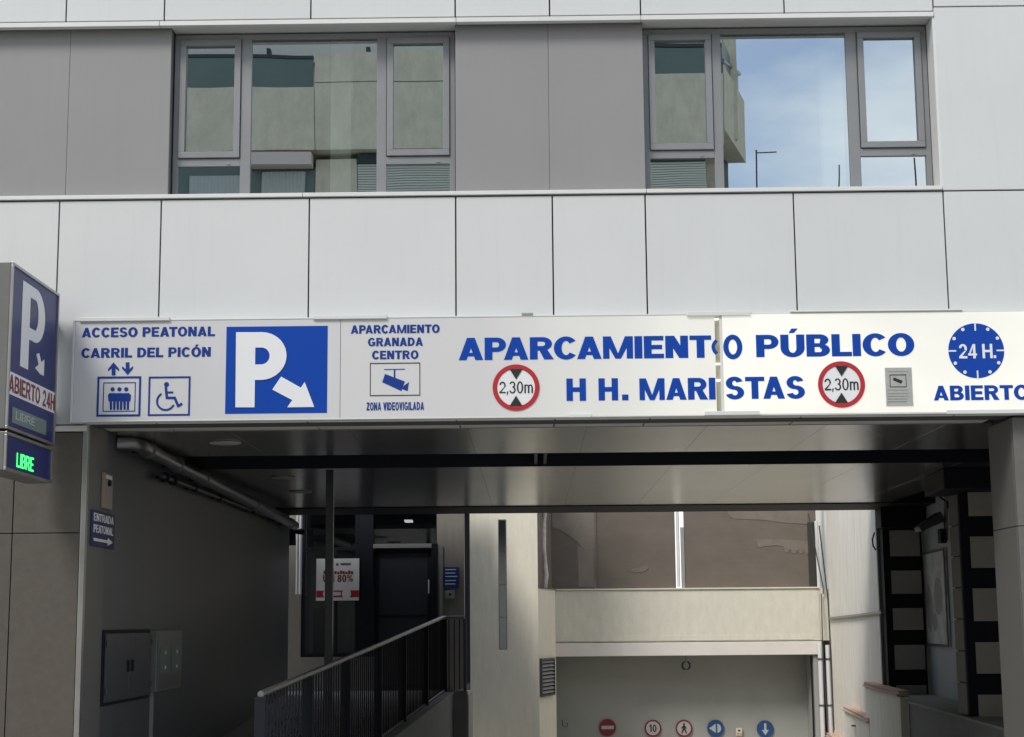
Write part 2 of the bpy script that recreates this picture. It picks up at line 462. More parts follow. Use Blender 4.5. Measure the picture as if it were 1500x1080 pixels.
def lit_face(name, x0, x1, e0, e1):      # backlit acrylic: tubes behind it, brighter towards the lit end
    m = mat(name, (.60, .60, .60), .35)
    n = m.node_tree; b = n.nodes['Principled BSDF']
    g = n.nodes.new('ShaderNodeNewGeometry'); sx = n.nodes.new('ShaderNodeSeparateXYZ')
    r = n.nodes.new('ShaderNodeMapRange'); r.inputs['From Min'].default_value = x0; r.inputs['From Max'].default_value = x1
    r.inputs['To Min'].default_value = e0; r.inputs['To Max'].default_value = e1
    t = n.nodes.new('ShaderNodeTexNoise'); t.inputs['Scale'].default_value = 1.1; t.inputs['Detail'].default_value = 2
    mm = n.nodes.new('ShaderNodeMath'); mm.operation = 'MULTIPLY'
    r2 = n.nodes.new('ShaderNodeMapRange'); r2.inputs['From Min'].default_value = .3; r2.inputs['From Max'].default_value = .7
    r2.inputs['To Min'].default_value = .75; r2.inputs['To Max'].default_value = 1.15
    n.links.new(g.outputs['Position'], sx.inputs[0]); n.links.new(sx.outputs[0], r.inputs['Value'])
    n.links.new(g.outputs['Position'], t.inputs['Vector']); n.links.new(t.outputs['Fac'], r2.inputs['Value'])
    n.links.new(r.outputs[0], mm.inputs[0]); n.links.new(r2.outputs[0], mm.inputs[1])
    b.inputs['Emission Color'].default_value = (1, .98, .76, 1)
    n.links.new(mm.outputs[0], b.inputs['Emission Strength'])
    return m

# ------------------------------------------------------------------ ground, ramp
ZC = 3.215                                # passage ceiling
XL = X_(122, 850, 0)                      # left passage wall
YR = 11.1                                 # back edge of the passage ceiling
def XR(Y): return 4.59 + (Y + D - 15.65) * .0588 if Y < 11.1 else 5.087 + (Y - 11.1) * .086   # the right side runs slightly askew

struct('road', MB().box(-60, 60, -60, -3.2, -.5, -.12), M['bounce_street'])
struct('ground', MB().box(-60, 60, -3.05, 0.0, -.5, 0.0), M['paving'])
struct('kerb', MB().box(-60, 60, -3.2, -3.05, -.5, 0.005), M['concrete'])
struct('garage_ramp', MB().prism([(-1.9, 0), (7.5, 0), (7.5, 20), (-1.9, 20)], -3, [0, 0, -1.9, -1.9]), M['ramp'])

# ------------------------------------------------------------------ main building
B = Thing('apartment_building', 'modern building clad in white and grey panels with a car park passage under it', 'building', (0, 0, 0))
Zt0 = Z_(777, 0, 0) + .6                  # above the frame
# level lines (at image x = 777)
ZTOP = Z_(777, 26, 0)                     # bottom of the upper white row
ZTR = Z_(777, 34, 0)                      # bottom of trim
ZS1 = Z_(777, 281, 0)                     # top of lower trim
ZS0 = Z_(777, 288, 0)                     # top of lower white row
ZB = Z_(777, 617, 0)
g = .006
def panel(x0, x1, z0, z1, name='cladding_panel', m=None, y=-.03, th=.03):
    return B.part(name, MB().box(x0 + g, x1 - g, y, y + th, z0 + g, z1 - g), m or M['clad'], .003)
XRW = X_(1372, 150, 0)                    # right edge of the window band
lo = [X_(p, 380, 0) for p in (-140, 86, 235.5, 453, 668, 810, 946.5, 1164.5, 1385, 1600)]
for a, b in zip(lo, lo[1:]): panel(a, b, ZB, ZS0)
up_ = [X_(p, 15, 0) for p in (-110, 98.5, 242, 456, 667, 805, 938, 1148, 1366, 1580)]
for a, b in zip(up_, up_[1:]):
    if a < XRW - .3 : panel(a, b, ZTOP, Zt0)
zr = Z_(1430, 11.5, 0)
panel(up_[-2], up_[-1], zr, Zt0)
panel(XRW, lo[-1], ZS0, zr, y=-.033)
# solid core behind the cladding (dark joints)
core = MB()
core.box(lo[0] - 6, 9, .004, .3, ZTR + .022, Zt0 + .2)
core.box(lo[0] - 6, 9, .004, .3, ZB + .01, ZS1 - .012)
core.box(XRW + .03, 9, .004, .3, ZS1 - .012, ZTR + .022)
B.part('wall_core', core, M['joint'])
B.part('cut_upper_storey', MB().box(lo[0] - 6, 9, 3.5, 5.5, 4.25, 7.3).box(lo[0] - 6, 9, .31, 3.49, 7.0, 7.3), M['clad'])  # unseen storeys, cut low and shallow to let light into the courtyard
for a, b in ((lo[0], X_(235, 30, 0)), (X_(235, 30, 0) + .004, X_(668, 30, 0)), (X_(668, 30, 0) + .004, X_(938, 30, 0)), (X_(938, 30, 0) + .004, XRW)):
    B.part('head_trim', MB().box(a, b, -.045, .02, ZTR, ZTOP - .008), M['trim'], .003)
for a, b in ((lo[0], X_(444, 285, 0)), (X_(444, 285, 0) + .004, X_(946, 285, 0)), (X_(946, 285, 0) + .004, XRW)):
    B.part('sill_trim', MB().box(a, b, -.05, .26, ZS0 + .008, ZS1), M['trim'], .003)
# grey infill panels
YG = .07
for p0, p1, y0 in ((-140, 100, 160), (100, 249, 160), (667, 804, 160), (804, 943.5, 160)):
    B.part('grey_panel', MB().box(X_(p0, y0, YG) + .0012, X_(p1, y0, YG) - .0012, YG, YG + .03, ZS1 + .003, ZTR + .02), M['grey'], .002)
B.part('panel_backing', MB().box(lo[0], X_(249, 160, YG) - .006, YG + .034, .33, ZS1 + .003, ZTR + .012).box(X_(667, 160, YG) + .006, X_(943.5, 160, YG) - .006, YG + .034, .33, ZS1 + .003, ZTR + .012), M['alu'])
# head soffits and side reveal over the windows
YW = .18
x1a, x1b = X_(249.5, 160, YG), X_(666.5, 160, YG)
x2a, x2b = X_(944, 160, YG), XRW
for a, b in ((x1a, x1b), (x2a, x2b)):
    B.part('window_head', MB().box(a, b, .022, YW + .08, ZTR + .014, ZTR + .06), M['head'])
B.part('side_reveal', MB().box(XRW - .012, XRW + .02, -.03, YW, ZS1 + .002, ZTR), M['trim'])

def bars(mb, x0, x1, z0, z1, t, y0, y1):  # rectangular frame
    mb.box(x0, x1, y0, y1, z0, z0 + t); mb.box(x0, x1, y0, y1, z1 - t, z1)
    mb.box(x0, x0 + t, y0, y1, z0 + t, z1 - t); mb.box(x1 - t, x1, y0, y1, z0 + t, z1 - t)

def window(xa, xb, mull, sashes, trans_px, panes, label):
    wdo = B.part('window', MB().box(xa, xb, YW + .062, YW + .066, ZS1 + .003, ZS1 + .02), M['alu'], label=label)
    z0, z1 = ZS1 + .003, ZTR - .002
    fb = MB(); t = .045
    bars(fb, xa + .004, xb - .004, z0, z1, t, YW, YW + .06)
    for m0, m1 in mull: fb.box(m0, m1, YW, YW + .06, z0 + t, z1 - t)
    for (x0, x1, zz0, zz1) in trans_px: fb.box(x0, x1, YW + .001, YW + .059, zz0, zz1)
    B.part('frame', fb, M['alu'], .003, wdo)
    for (x0, x1, zz0, zz1) in sashes:
        sb = MB(); bars(sb, x0 + .006, x1 - .006, zz0 + .006, zz1 - .006, .052, YW - .018, YW + .03)
        sb.box((x0 + x1) / 2 + .15, (x0 + x1) / 2 + .18, YW - .005, YW + .001, zz0 - .055, zz0 - .04)
        B.part('sash', sb, M['alu'], .004, wdo)
    for (x0, x1, zz0, zz1) in panes:
        gb = MB()
        gb.add([(x0, YW + .02, zz0), (x1, YW + .02, zz0), (x1, YW + .02, zz1), (x0, YW + .02, zz1)], [(0, 1, 2, 3)])
        B.part('pane', gb, M['pane'], 0, wdo)
def wx(p): return X_(p, 160, YW)
def wz(p, x=777): return Z_(x, p, YW)
zt0, zt1 = wz(244, 300), wz(233, 300)
z0, z1 = ZS1 + .04, ZTR - .045
mA, mB_, mC, mD = wx(353), wx(368), wx(552), wx(566)
window(x1a, x1b, [(mA, mB_), (mC, mD)], [(x1a + .045, mA, zt1, z1), (mD, x1b - .045, zt1, z1)],
       [(x1a + .045, mA, zt0, zt1), (mD, x1b - .045, zt0, zt1)],
       [(x1a + .04, mA, zt1, z1), (mB_, mC, z0, z1), (mD, x1b - .04, zt1, z1), (x1a + .04, mA, z0, zt0), (mD, x1b - .04, z0, zt0)],
       'window on the left, reflecting a concrete balcony front')
mA, mB_, mC, mD = wx(1045), wx(1058), wx(1242), wx(1258)
zt0b, zt1b = wz(232, 1000), wz(221, 1000)
window(x2a, x2b - .012, [(mA, mB_), (mC, mD)], [(x2a + .045, mA, zt1b, z1), (mD, x2b - .06, zt1b, z1)],
       [(x2a + .045, mA, zt0b, zt1b), (mD, x2b - .06, zt0b, zt1b)],
       [(x2a + .04, mA, zt1b, z1), (mB_, mC, z0, z1), (mD, x2b - .05, zt1b, z1), (x2a + .04, mA, z0, zt0b), (mD, x2b - .05, z0, zt0b)],
       'window on the right, reflecting blue sky')
# rooms behind the glass
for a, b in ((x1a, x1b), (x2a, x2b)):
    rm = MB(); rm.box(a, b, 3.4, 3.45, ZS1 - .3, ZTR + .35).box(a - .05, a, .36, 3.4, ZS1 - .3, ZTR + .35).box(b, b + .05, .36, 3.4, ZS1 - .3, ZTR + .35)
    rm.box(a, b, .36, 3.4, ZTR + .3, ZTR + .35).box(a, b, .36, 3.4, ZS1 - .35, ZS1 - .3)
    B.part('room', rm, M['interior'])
for p0, p1 in ((490, 519), (1196, 1226)):
    B.part('room_column', MB().box(X_(p0, 160, .6), X_(p1, 160, .6), YW + .16, YW + .3, ZS1 - .29, ZTR + .29), M['pcol'])
# soffit return strip under the facade, with its joints
ss = [X_(p, 620, 0) for p in (160, 232, 455, 670, 813, 949, 1173, 1470)]
ss[0] = XL + .02
for a, b in zip(ss, ss[1:]):
    B.part('soffit_trim', MB().box(a + .006, b - .006, .0, .58, ZC + .005, ZC + .03), M['soffit'], .003)
B.part('facade_bottom_trim', MB().box(lo[0], XL, -.045, .0, ZB - .05, ZB - .005), M['trim'], .003)
# ceiling
YS0, YS1 = 2.65, 3.8
Y20 = 9.75
cx = [XL + .02 + i * 1.0 for i in range(9)]
for (ya, yb) in ((.59, YS0), (YS1, Y20)):
    for i in range(9):
        a = cx[i]; b = cx[i] + 1.0
        b = min(b, XR(yb) - .02) if i == 8 else b
        mbp = MB().box(a + .001, b - .001, ya, yb, ZC, ZC + .03)
        B.part('ceiling_panel', mbp, M['ceil'], .0015)
B.part('slot_lining', MB().box(XL, 5.9, YS0 + .005, YS0 + .03, ZC + .031, ZC + .5).box(XL, 5.9, YS1 - .03, YS1 - .005, ZC - .02, ZC + .5)
       .box(XL, 5.9, YS0 + .03, YS1 - .03, ZC + .45, ZC + .5), M['black'])
B.part('rear_beam', MB().box(XL, 5.9, Y20 + .005, YR, ZC - .012, ZC + .3), M['black'])
sl1 = MB()
for k, (yy, zz, r) in enumerate(((3.15, ZC + .22, .13),)): sl1.tube([(XL + .2, yy, zz), (5.2, yy, zz)], r, 16)
B.part('roller', sl1, M['blackg'])
for p in (783, 797):
    B.part('slot_bracket', MB().box(X_(p, 670, 2.8), X_(p, 670, 2.8) + .03, 2.7, 3.75, ZC + .0, ZC + .12), M['cabinet'])
B.part('slot_plate', MB().box(X_(772, 748, YR), X_(824, 748, YR), YR - .001, YR + .012, ZC - .005, ZC + .09), M['plastic'])
B.part('slab_fill', MB().box(lo[0] - 6, 9, .32, YR, ZC + .52, 4.2), M['joint'])

# left passage wall + stone front
B.part('passage_wall', MB().box(XL - .4, XL, .6, YR, -.2, ZC + .4), M['darkwall'])
B.part('stone_reveal', MB().box(XL - .4, XL + .006, .03, .596, -.1, ZC + .05), M['granite2'])
B.part('steel_edge', MB().box(XL - .03, XL + .012, -.032, .028, -.1, ZC + .04), M['steel'], .003)
jx = [X_(p, 850, 0) for p in (-190, 17, 122)]
jz = [-.1, .62, Z_(70, 781.5, 0), ZB - .055]
for a, b in zip(jx, jx[1:]):
    for c, d in zip(jz, jz[1:]):
        B.part('stone_slab', MB().box(a + .004, b - (.035 if b > XL - .2 else .004), -.03, .0, c + .004, d - .004), M['granite'], .002)
B.part('stone_backing', MB().box(jx[0] - 5, XL - .42, .004, .3, -.1, ZB), M['joint'])
# wall tiles of the left passage wall, only their joints read
for k in range(1, 6):
    pass

# right stone column
XC = X_(1481, 625, 0)
YCb = Fr((XC, 0, 0), (0, 1, 0)).ab(1448, 649)[0]
for c, d in ((-.1, Z_(1492, 771, 0)), (Z_(1492, 771, 0), ZB - .01)):
    B.part('stone_slab', MB().box(XC + .003, XC + 1.1, -.03, .0, c + .003, d - .003), M['granite2'], .003)
    B.part('stone_slab', MB().box(XC, XC + .03, .002, YCb, c + .003, d - .003), M['granite2'], .003)
B.part('column_core', MB().box(XC + .034, XC + 1.2, .004, YCb - .01, -.1, ZC + .4), M['joint'])
# the street front goes on past the frame on both sides
xq = XC + 1.11
while xq < 8.8:
    for c, d in ((-.1, Z_(1492, 771, 0)), (Z_(1492, 771, 0), ZB - .01)):
        B.part('stone_slab', MB().box(xq, xq + 1.1, -.03, .0, c + .003, d - .003), M['granite2'], .003)
    xq += 1.106
B.part('stone_backing', MB().box(XC + 1.21, 9, .004, .3, -.1, ZB), M['joint'])
for a in (lo[-1], lo[-1] + 1.25, lo[-1] + 2.5):
    panel(a, a + 1.25, ZB, ZS0); panel(a, a + 1.25, ZS0, zr); panel(a, a + 1.25, zr, Zt0)
for k in range(4):
    a = lo[0] - 1.2 * (k + 1)
    panel(a, a + 1.2, ZB, ZS0); panel(a, a + 1.2, ZTOP, Zt0); panel(a, a + 1.2, ZS0, ZTOP, 'grey_panel', M['grey'], .0, .0295)
    for c, d in zip(jz, jz[1:]): B.part('stone_slab', MB().box(jx[0] - 1.2 * (k + 1), jx[0] - 1.2 * k - .006, -.03, .0, c + .004, d - .004), M['granite'], .002)
# right wall behind the piers, plinth
XWo = .62
def rp(y0, y1, o0, o1): return [(XR(y0) + o0, y0), (XR(y0) + o1, y0), (XR(y1) + o1, y1), (XR(y1) + o0, y1)]
B.part('side_wall', MB().prism(rp(YCb, YR, XWo, XWo + .3), -1.5, ZC + .4), M['sidewall'])
zpl = .53
B.part('plinth', MB().prism(rp(YCb + .2, YR - .1, -.02, XWo), -1.5, zpl), M['concrete'], .01)
B.part('plinth_cap', MB().prism(rp(YCb + .2, YR - .08, -.05, XWo - .003), zpl + .002, zpl + .03), M['garage'], .004)
def pier(px, y0, y1, rows):
    """black pier facing the street with inset grey tiles"""
    x0 = XR(y0) + .02
    zt = ZC + .1
    x1 = x0 + .56
    pr = B.part('pier', MB().prism([(x0, y0), (x1, y0), (x1 + .02, y1), (x0 + .02, y1)], zpl + .03, zt), M['black'], .004)
    for (za, zb) in rows:
        B.part('tile', MB().box(x0 + .10, x1 - .03, y0 - .008, y0 + .01, za, zb), M['tile'], .002, pr)
    # paler facing on the side towards the drive
    z = zpl + .05
    if y0 > 8: B.part('edge_strip', MB().box(x0 - .02, x0 + .012, y1 - .04, y1 + .02, zpl + .04, zt - .3), M['plastic'], 0, pr)
    while z < zt - .35 and y0 < 8:
        B.part('side_tile', MB().box(x0 - .008, x0 + .01, y0 + .05, y1 - .02, z, z + .33), M['granite2'], .002, pr)
        z += .345
    return pr
yN, yF = 5.2, 10.75
def rowsfrom(px, Y, ys): return [(Z_(px, b, Y), Z_(px, a, Y)) for a, b in ys]
pier(1400, yN, yN + .45, rowsfrom(1440, yN, [(714, 756), (786, 832), (862, 910), (941, 987), (1018, 1060)]))
pier(1285, yF, yF + .35, rowsfrom(1320, yF, [(777, 815), (836, 870), (891, 923), (945, 981), (1004, 1019)]))
B.part('lintel_block', MB().prism(rp(yN - .6, yN + .6, -.25, .62), ZC - .22, ZC - .004), M['black'], .01)
B.part('lintel_block', MB().prism(rp(yF - .25, yF + .3, -.03, .62), ZC - .3, ZC - .004), M['black'], .01)
# recessed lights in the ceiling
for px, py in ((330, 648), (415, 699), (440, 720)):
    r = ray(px, py); t = (ZC - CAM.z) / r.z; p = CAM + r * t
    single('downlight', MB().tube([(p.x, p.y, ZC - .004), (p.x, p.y, ZC - .012)], .14, 24), M['lampoff'],
           {330: 'round unlit downlight in the ceiling nearest the street, above the large pipe', 415: 'middle unlit downlight of the three in the dark ceiling', 440: 'unlit downlight in the ceiling farthest from the street'}[px], 'ceiling light', 'round downlights in the passage ceiling')

# ------------------------------------------------------------------ the long lit sign
YSg = -.14
SG = Thing('light_box_sign', 'long white illuminated car park sign with blue lettering above the entrance', 'sign', (0, YSg, 3.2))
zsb, zst = Z_(777, 612, YSg), Z_(777, 462, YSg)
sx0, sx1, sx2, sx3 = X_(105, 540, YSg), X_(498.5, 540, YSg), X_(1048.5, 540, YSg), X_(1059.5, 540, YSg)
sx4 = X_(1640, 540, YSg)
fl = lit_face('sign_face_mid', X_(700, 540, YSg), sx2, 0.0, .2)
fr_ = lit_face('sign_face_right', sx3, sx4, .29, .22)
SG.part('face_panel', MB().box(sx0 + .02, sx1 - .002, YSg, YSg + .01, zsb + .012, zst - .012), M['signface'])
SG.part('face_panel', MB().box(sx1 + .002, sx2, YSg, YSg + .01, zsb + .012, zst - .012), fl)
SG.part('face_panel', MB().box(sx3, sx4, YSg - .006, YSg + .004, zsb + .012, zst - .012), fr_, label='brighter right hand face panel, lit from behind')
cas = MB()
cas.box(sx0, sx4, YSg - .004, -.032, zsb, zsb + .011).box(sx0, sx4, YSg - .004, -.032, zst - .011, zst).box(sx0, sx0 + .018, YSg - .004, -.032, zsb + .011, zst - .011)
cas.box(sx0 + .018, sx4, -.045, -.034, zsb + .011, zst - .011)
SG.part('casing', cas, M['trim'], .002)
tubm = mat('glow_gap_lining', (.42, .40, .30), .5, emit=(1, .95, .7), es=.06)  # faint glow put into the lining for the tube light inside
SG.part('glow_gap_lining', MB().box(sx2 - .02, sx3 + .02, YSg + .04, YSg + .045, zsb + .012, zst - .012), tubm)
SG.part('edge_strip', MB().box(sx3 - .022, sx3 - .002, YSg + .0, YSg + .035, zsb + .02, zst - .02), M['trim'])
for z in ((zst - .05), (zsb + zst) / 2, zsb + .28):
    SG.part('tube_holder', MB().box(sx2 - .002, sx2 + .035, YSg + .015, YSg + .03, z, z + .012), M['lamp'])  # holders glow too, in place of the lit tubes
for (p0, y0, p1, y1) in ((117, 466, 249, 471.5), (459, 462.5, 567, 468.5), (1006, 457, 1099, 463.5), (1157, 455.5, 1409, 458), (1032, 603, 1112, 609), (1386, 601, 1560, 607), (834, 607, 866, 612)):
    SG.part('clip', MB().box(X_(p0, y0, YSg), X_(p1, y0, YSg), YSg - .02, YSg + .03, Z_(p0, y1, YSg), Z_(p0, y0, YSg)), M['trim'], .003)
SG.part('clip', MB().box(X_(764, 461, YSg), X_(781, 461, YSg), YSg - .01, YSg + .03, zst, zst + .02), M['reveal'], .003)
SF = Fr((0, YSg, 0), (1, 0, 0))
SFR = Fr((0, YSg - .006, 0), (1, 0, 0))
def let(s, f, a, b, c, d, m='pblue', **k): SG.part('lettering', ptext(f, s, a, b, c, d, **k), M[m])
let('ACCESO PEATONAL', SF, 120, 494.5, 315, 478.5, weight=.27, hw=.2)
let('CARRIL DEL PICÓN', SF, 119, 524.5, 309, 508.5, weight=.27, hw=.2)
let('APARCAMIENTO', SF, 514, 489, 644, 475.5, weight=.27, hw=.2)
let('GRANADA', SF, 539, 507.5, 619.5, 494.5, weight=.27, hw=.2)
let('CENTRO', SF, 545, 526.5, 613, 513.5, weight=.27, hw=.2)
let('ZONA VIDEOVIGILADA', SF, 537, 601.5, 621, 589, weight=.24, gap=.13)
let('APARCAMIENT', SF, 672, 528, 1041.5, 491.5, 'blue', weight=.28, hw=.2, gap=.055)
let('PÚBLICO', SFR, 1108, 523.5, 1338.5, 488.5, 'blue', weight=.28, hw=.2, gap=.06)
let('H', SF, 830, 587.5, 858, 554.5, 'blue', weight=.26)
let('H.', SF, 877, 587, 920, 554, 'blue', weight=.26, gap=.16)
let('MARI', SF, 937, 586.5, 1047.5, 553.5, 'blue', weight=.28, hw=.2, gap=.06)
let('STAS', SFR, 1063, 585, 1178, 551.5, 'blue', weight=.28, hw=.2, gap=.06)
let('ABIERTO', SFR, 1368, 587, 1507, 564, 'blue', weight=.26, gap=.08)
# the O cut by the gap between two face panels
mo = MB(); a, b = SF.ab(1067, 508.5); rx = .108; ry = .1
arc(mo, SF, a, b, .135, .098, 140, 220, .028, .03); SG.part('lettering', mo, M['blue'])
mo = MB(); a, b = SFR.ab(1073.4, 508.5)
arc(mo, SFR, a, b, .076, .1, 0, 360, .042, .04); SG.part('lettering', mo, M['blue'])
# arrows
def arrow(mb, f, px, y0, y1, wd, c0=0.0):     # vertical, tip at y1
    s = 1 if y1 > y0 else -1
    mid = y1 - s * abs(y1 - y0) * .5
    ppoly(mb, f, [(px - wd * .17, y0), (px + wd * .17, y0), (px + wd * .17, y1 - s * 3), (px - wd * .17, y1 - s * 3)], c0)
    for q in (-1, 1):
        ppoly(mb, f, [(px, y1), (px + q * wd * .5, mid), (px + q * wd * .5, mid + s * abs(y1 - y0) * -.2), (px, y1 - s * abs(y1 - y0) * .34)], c0)
mb = MB(); arrow(mb, SF, 166.5, 550, 531, 16); SG.part('arrow', mb, M['pblue'])
mb = MB(); arrow(mb, SF, 187, 531, 549.5, 16); SG.part('arrow', mb, M['pblue'])
mb = MB(); pframe(mb, SF, 143, 552, 205.5, 610, .016); pframe(mb, SF, 151.5, 560.5, 198, 603, .007); SG.part('pictogram_frame', mb, M['pblue'])
mb = MB(); pframe(mb, SF, 218, 552, 278, 609, .014); SG.part('pictogram_frame', mb, M['pblue'])
for px in (165, 175, 185):
    mb = MB(); a, b = SF.ab(px, 570.5); disk(mb, SF, a, b, .0165)
    ppoly(mb, SF, [(px - 7, 579), (px - 4, 576), (px + 4, 576), (px + 7, 579), (px + 6, 588), (px - 6, 588)])
    ppoly(mb, SF, [(px - 4.5, 587), (px - .7, 587), (px - .7, 600.5), (px - 4, 600.5)]); ppoly(mb, SF, [(px + .7, 587), (px + 4.5, 587), (px + 4, 600.5), (px + .7, 600.5)])
    SG.part('person_pictogram', mb, M['pblue'])
mb = MB(); a, b = SF.ab(244, 563.5); disk(mb, SF, a, b, .02)
a, b = SF.ab(243, 588); arc(mb, SF, a, b, .078, .078, 120, 335, .016, .016)
def stroke(mb, f, pts, wd, c0=0.0):
    q = [Vector(f.ab(*p)) for p in pts]
    for p0, p1 in zip(q, q[1:]):
        d = (p1 - p0).normalized(); n = Vector((-d.y, d.x)) * wd / 2; e = d * wd * .3
        poly(mb, f, [tuple(p0 - e - n), tuple(p1 + e - n), tuple(p1 + e + n), tuple(p0 - e + n)], c0)
stroke(mb, SF, [(243, 568), (244.5, 583), (256, 583), (261, 595), (266, 592)], .02)
stroke(mb, SF, [(244, 575), (253, 575)], .014)
SG.part('wheelchair_pictogram', mb, M['pblue'])
# big P
SG.part('parking_panel', prect(MB(), SF, 332, 479, 479, 605), M['blue'])
c = .0045
mb = MB()
ppoly(mb, SF, [(346, 487), (374.5, 487), (373, 597), (345, 597)], c)
a0, b1 = SF.ab(373, 487); a1, b0 = SF.ab(419.5, 556.5)
am = SF.ab(383, 520)[0]; bc = (b0 + b1) / 2; ht = (b1 - b0) / 2
poly(mb, SF, [(a0 - .005, b1 - .125), (am, b1 - .125), (am, b1), (a0 - .005, b1)], c)
poly(mb, SF, [(a0 - .005, b0), (am, b0), (am, b0 + .125), (a0 - .005, b0 + .125)], c)
arc(mb, SF, am, bc, a1 - am, ht, -90, 90, .135, .125, c)
SG.part('letter_p', mb, M['wprint'])
mb = MB(); ppoly(mb, SF, [(412, 552), (399, 571), (433, 589), (444, 570)], c); ppoly(mb, SF, [(446.5, 560), (460.5, 596.5), (421, 597)], c)
SG.part('arrow', mb, M['wprint'])
# camera pictogram
mb = MB(); pframe(mb, SF, 542, 532, 615.5, 579.5, .006); SG.part('pictogram_frame', mb, M['kprint'])
mb = MB(); stroke(mb, SF, [(563, 541.5), (593, 541)], .006); stroke(mb, SF, [(578, 541.5), (578, 553)], .012)
ppoly(mb, SF, [(564, 548), (593, 559), (588, 573), (560, 560)]); ppoly(mb, SF, [(592, 565), (599, 560), (597, 573), (589, 570)])
SG.part('camera_pictogram', mb, M['pblue'])
# height limit discs
for px, py, f in ((756, 568, SF), (1232.5, 563.5, SFR)):
    a, b = f.ab(px, py)
    mb = MB(); disk(mb, f, a, b, .178); SG.part('limit_disc', mb, M['wprint'])
    mb = MB(); arc(mb, f, a, b, .186, .186, 0, 360, .036, .036, .003, 48); SG.part('red_ring', mb, M['red'])
    SG.part('lettering', ptext(f, '2,30m', px - 24.5, py + 8.5, px + 24.5, py - 9, weight=.15, gap=.12, c0=.003), M['kprint'])
    mb = MB(); ppoly(mb, f, [(px - 9.5, py - 27), (px + 9.5, py - 27), (px, py - 12)], .006); ppoly(mb, f, [(px - 9.5, py + 27), (px, py + 12), (px + 9.5, py + 27)], .006)
    SG.part('triangle_marks', mb, M['kprint'])
# 24 hour clock
a, b = SFR.ab(1430, 514); mb = MB(); disk(mb, SFR, a, b, .221, seg=48); SG.part('clock_disc', mb, M['blue'])
mb = MB()
for k in range(12):
    q = rad(30 * k); x, y = a + .198 * math.cos(q), b + .198 * math.sin(q)
    if k % 3: disk(mb, SFR, x, y, .014, c0=.003, seg=12)
    else:
        u, v = math.cos(q), math.sin(q)
        poly(mb, SFR, [(a + u * r_ - v * e, b + v * r_ + u * e) for r_, e in ((.16, -.006), (.222, -.006), (.222, .006), (.16, .006))], .003)
SG.part('hour_marks', mb, M['wprint'])
SG.part('lettering', ptext(SFR, '24 H.', 1405, 525.5, 1458, 504, weight=.2, gap=.07, c0=.003), M['wprint'])
# aged paper notice
N = Thing('paper_notice', 'small faded grey notice stuck on the lit sign left of the round clock', 'notice', tuple(at(1316, 595, YSg)))
N.part('sheet', MB().box(X_(1297, 567, YSg), X_(1336, 567, YSg), YSg - .012, YSg - .0065, Z_(1316, 595, YSg), Z_(1316, 539, YSg)), M['paper'])
NF = Fr((0, YSg - .012, 0), (1, 0, 0))
mb = MB(); pframe(mb, NF, 1303, 549, 1328, 567, .004); SG_ = ppoly(mb, NF, [(1309, 553), (1322, 558), (1320, 562), (1308, 557)]); N.part('picture', mb, M['kprint'])
mb = MB()
for y in (543, 570, 575, 579, 583, 587): prect(mb, NF, 1300, y, 1333 - (y * 7) % 9, y + 1.3)
N.part('text_lines', mb, M['garage'])

# ------------------------------------------------------------------ projecting sign at the left
yt = -.22
xt = X_(82, 540, yt)
TF = Fr((xt, 0, 0), (0, 1, 0))
def tY(px, py): return TF.ab(px, py)[0]
def tZ(px, py): return TF.ab(px, py)[1]
ya_, yb_ = tY(13, 500), yt
ztop = tZ(84, 430); zbot = tZ(9, 628)
T = Thing('projecting_sign', 'double sided blue parking sign projecting from the facade at the left edge', 'sign', (xt - .1, yb_, zbot))
tw = .2
T.part('cabinet', MB().box(xt - tw, xt - .006, ya_, yb_, zbot, ztop), M['cabsteel'], .006)
mb = MB(); t = .022
for q in ((ya_, yb_, zbot, zbot + t), (ya_, yb_, ztop - t, ztop), (ya_, ya_ + t, zbot + t, ztop - t), (yb_ - t, yb_, zbot + t, ztop - t)):
    mb.box(xt - .0055, xt + .012, *q)
T.part('frame', mb, M['steel'], .002)
T.part('face', MB().box(xt - .0054, xt, ya_ + t, yb_ - t, zbot + t, ztop - t), M['navy'])
mb = MB()
text(mb, TF, 'P', tY(29, 536), tZ(29, 536), tY(67, 430), tZ(34, 411), weight=.26, hw=.14)
T.part('lettering', mb, M['wprint'])
mb = MB(); ppoly(mb, TF, [(53, 519), (57, 517.5), (61.5, 538), (57, 538)]); ppoly(mb, TF, [(51, 539), (64.5, 527), (63.5, 551), (58, 548)]); T.part('arrow', mb, M['wprint'])
zb0, zb1 = tZ(11, 576), tZ(12.5, 543)
T.part('banner', MB().box(xt + .0005, xt + .003, ya_ + .023, yb_ - .023, zb0, zb1), M['wprint'])
mb = MB(); text(mb, TF, 'ABIERTO 24H', ya_ + .03, zb0 + .02, yb_ - .025, zb1 - .02, weight=.2, gap=.14, c0=.003); T.part('lettering', mb, M['dred'])
T.part('screen', MB().box(xt + .0005, xt + .004, tY(17, 610), tY(67, 625), tZ(17, 619), tZ(18, 596)), M['lcd'])
mb = MB(); text(mb, TF, 'LIBRE', tY(22, 610), tZ(22, 616) + .01, tY(50, 620), tZ(22, 602) , weight=.16, gap=.14, c0=.004); T.part('lettering', mb, M['lcdtxt'])
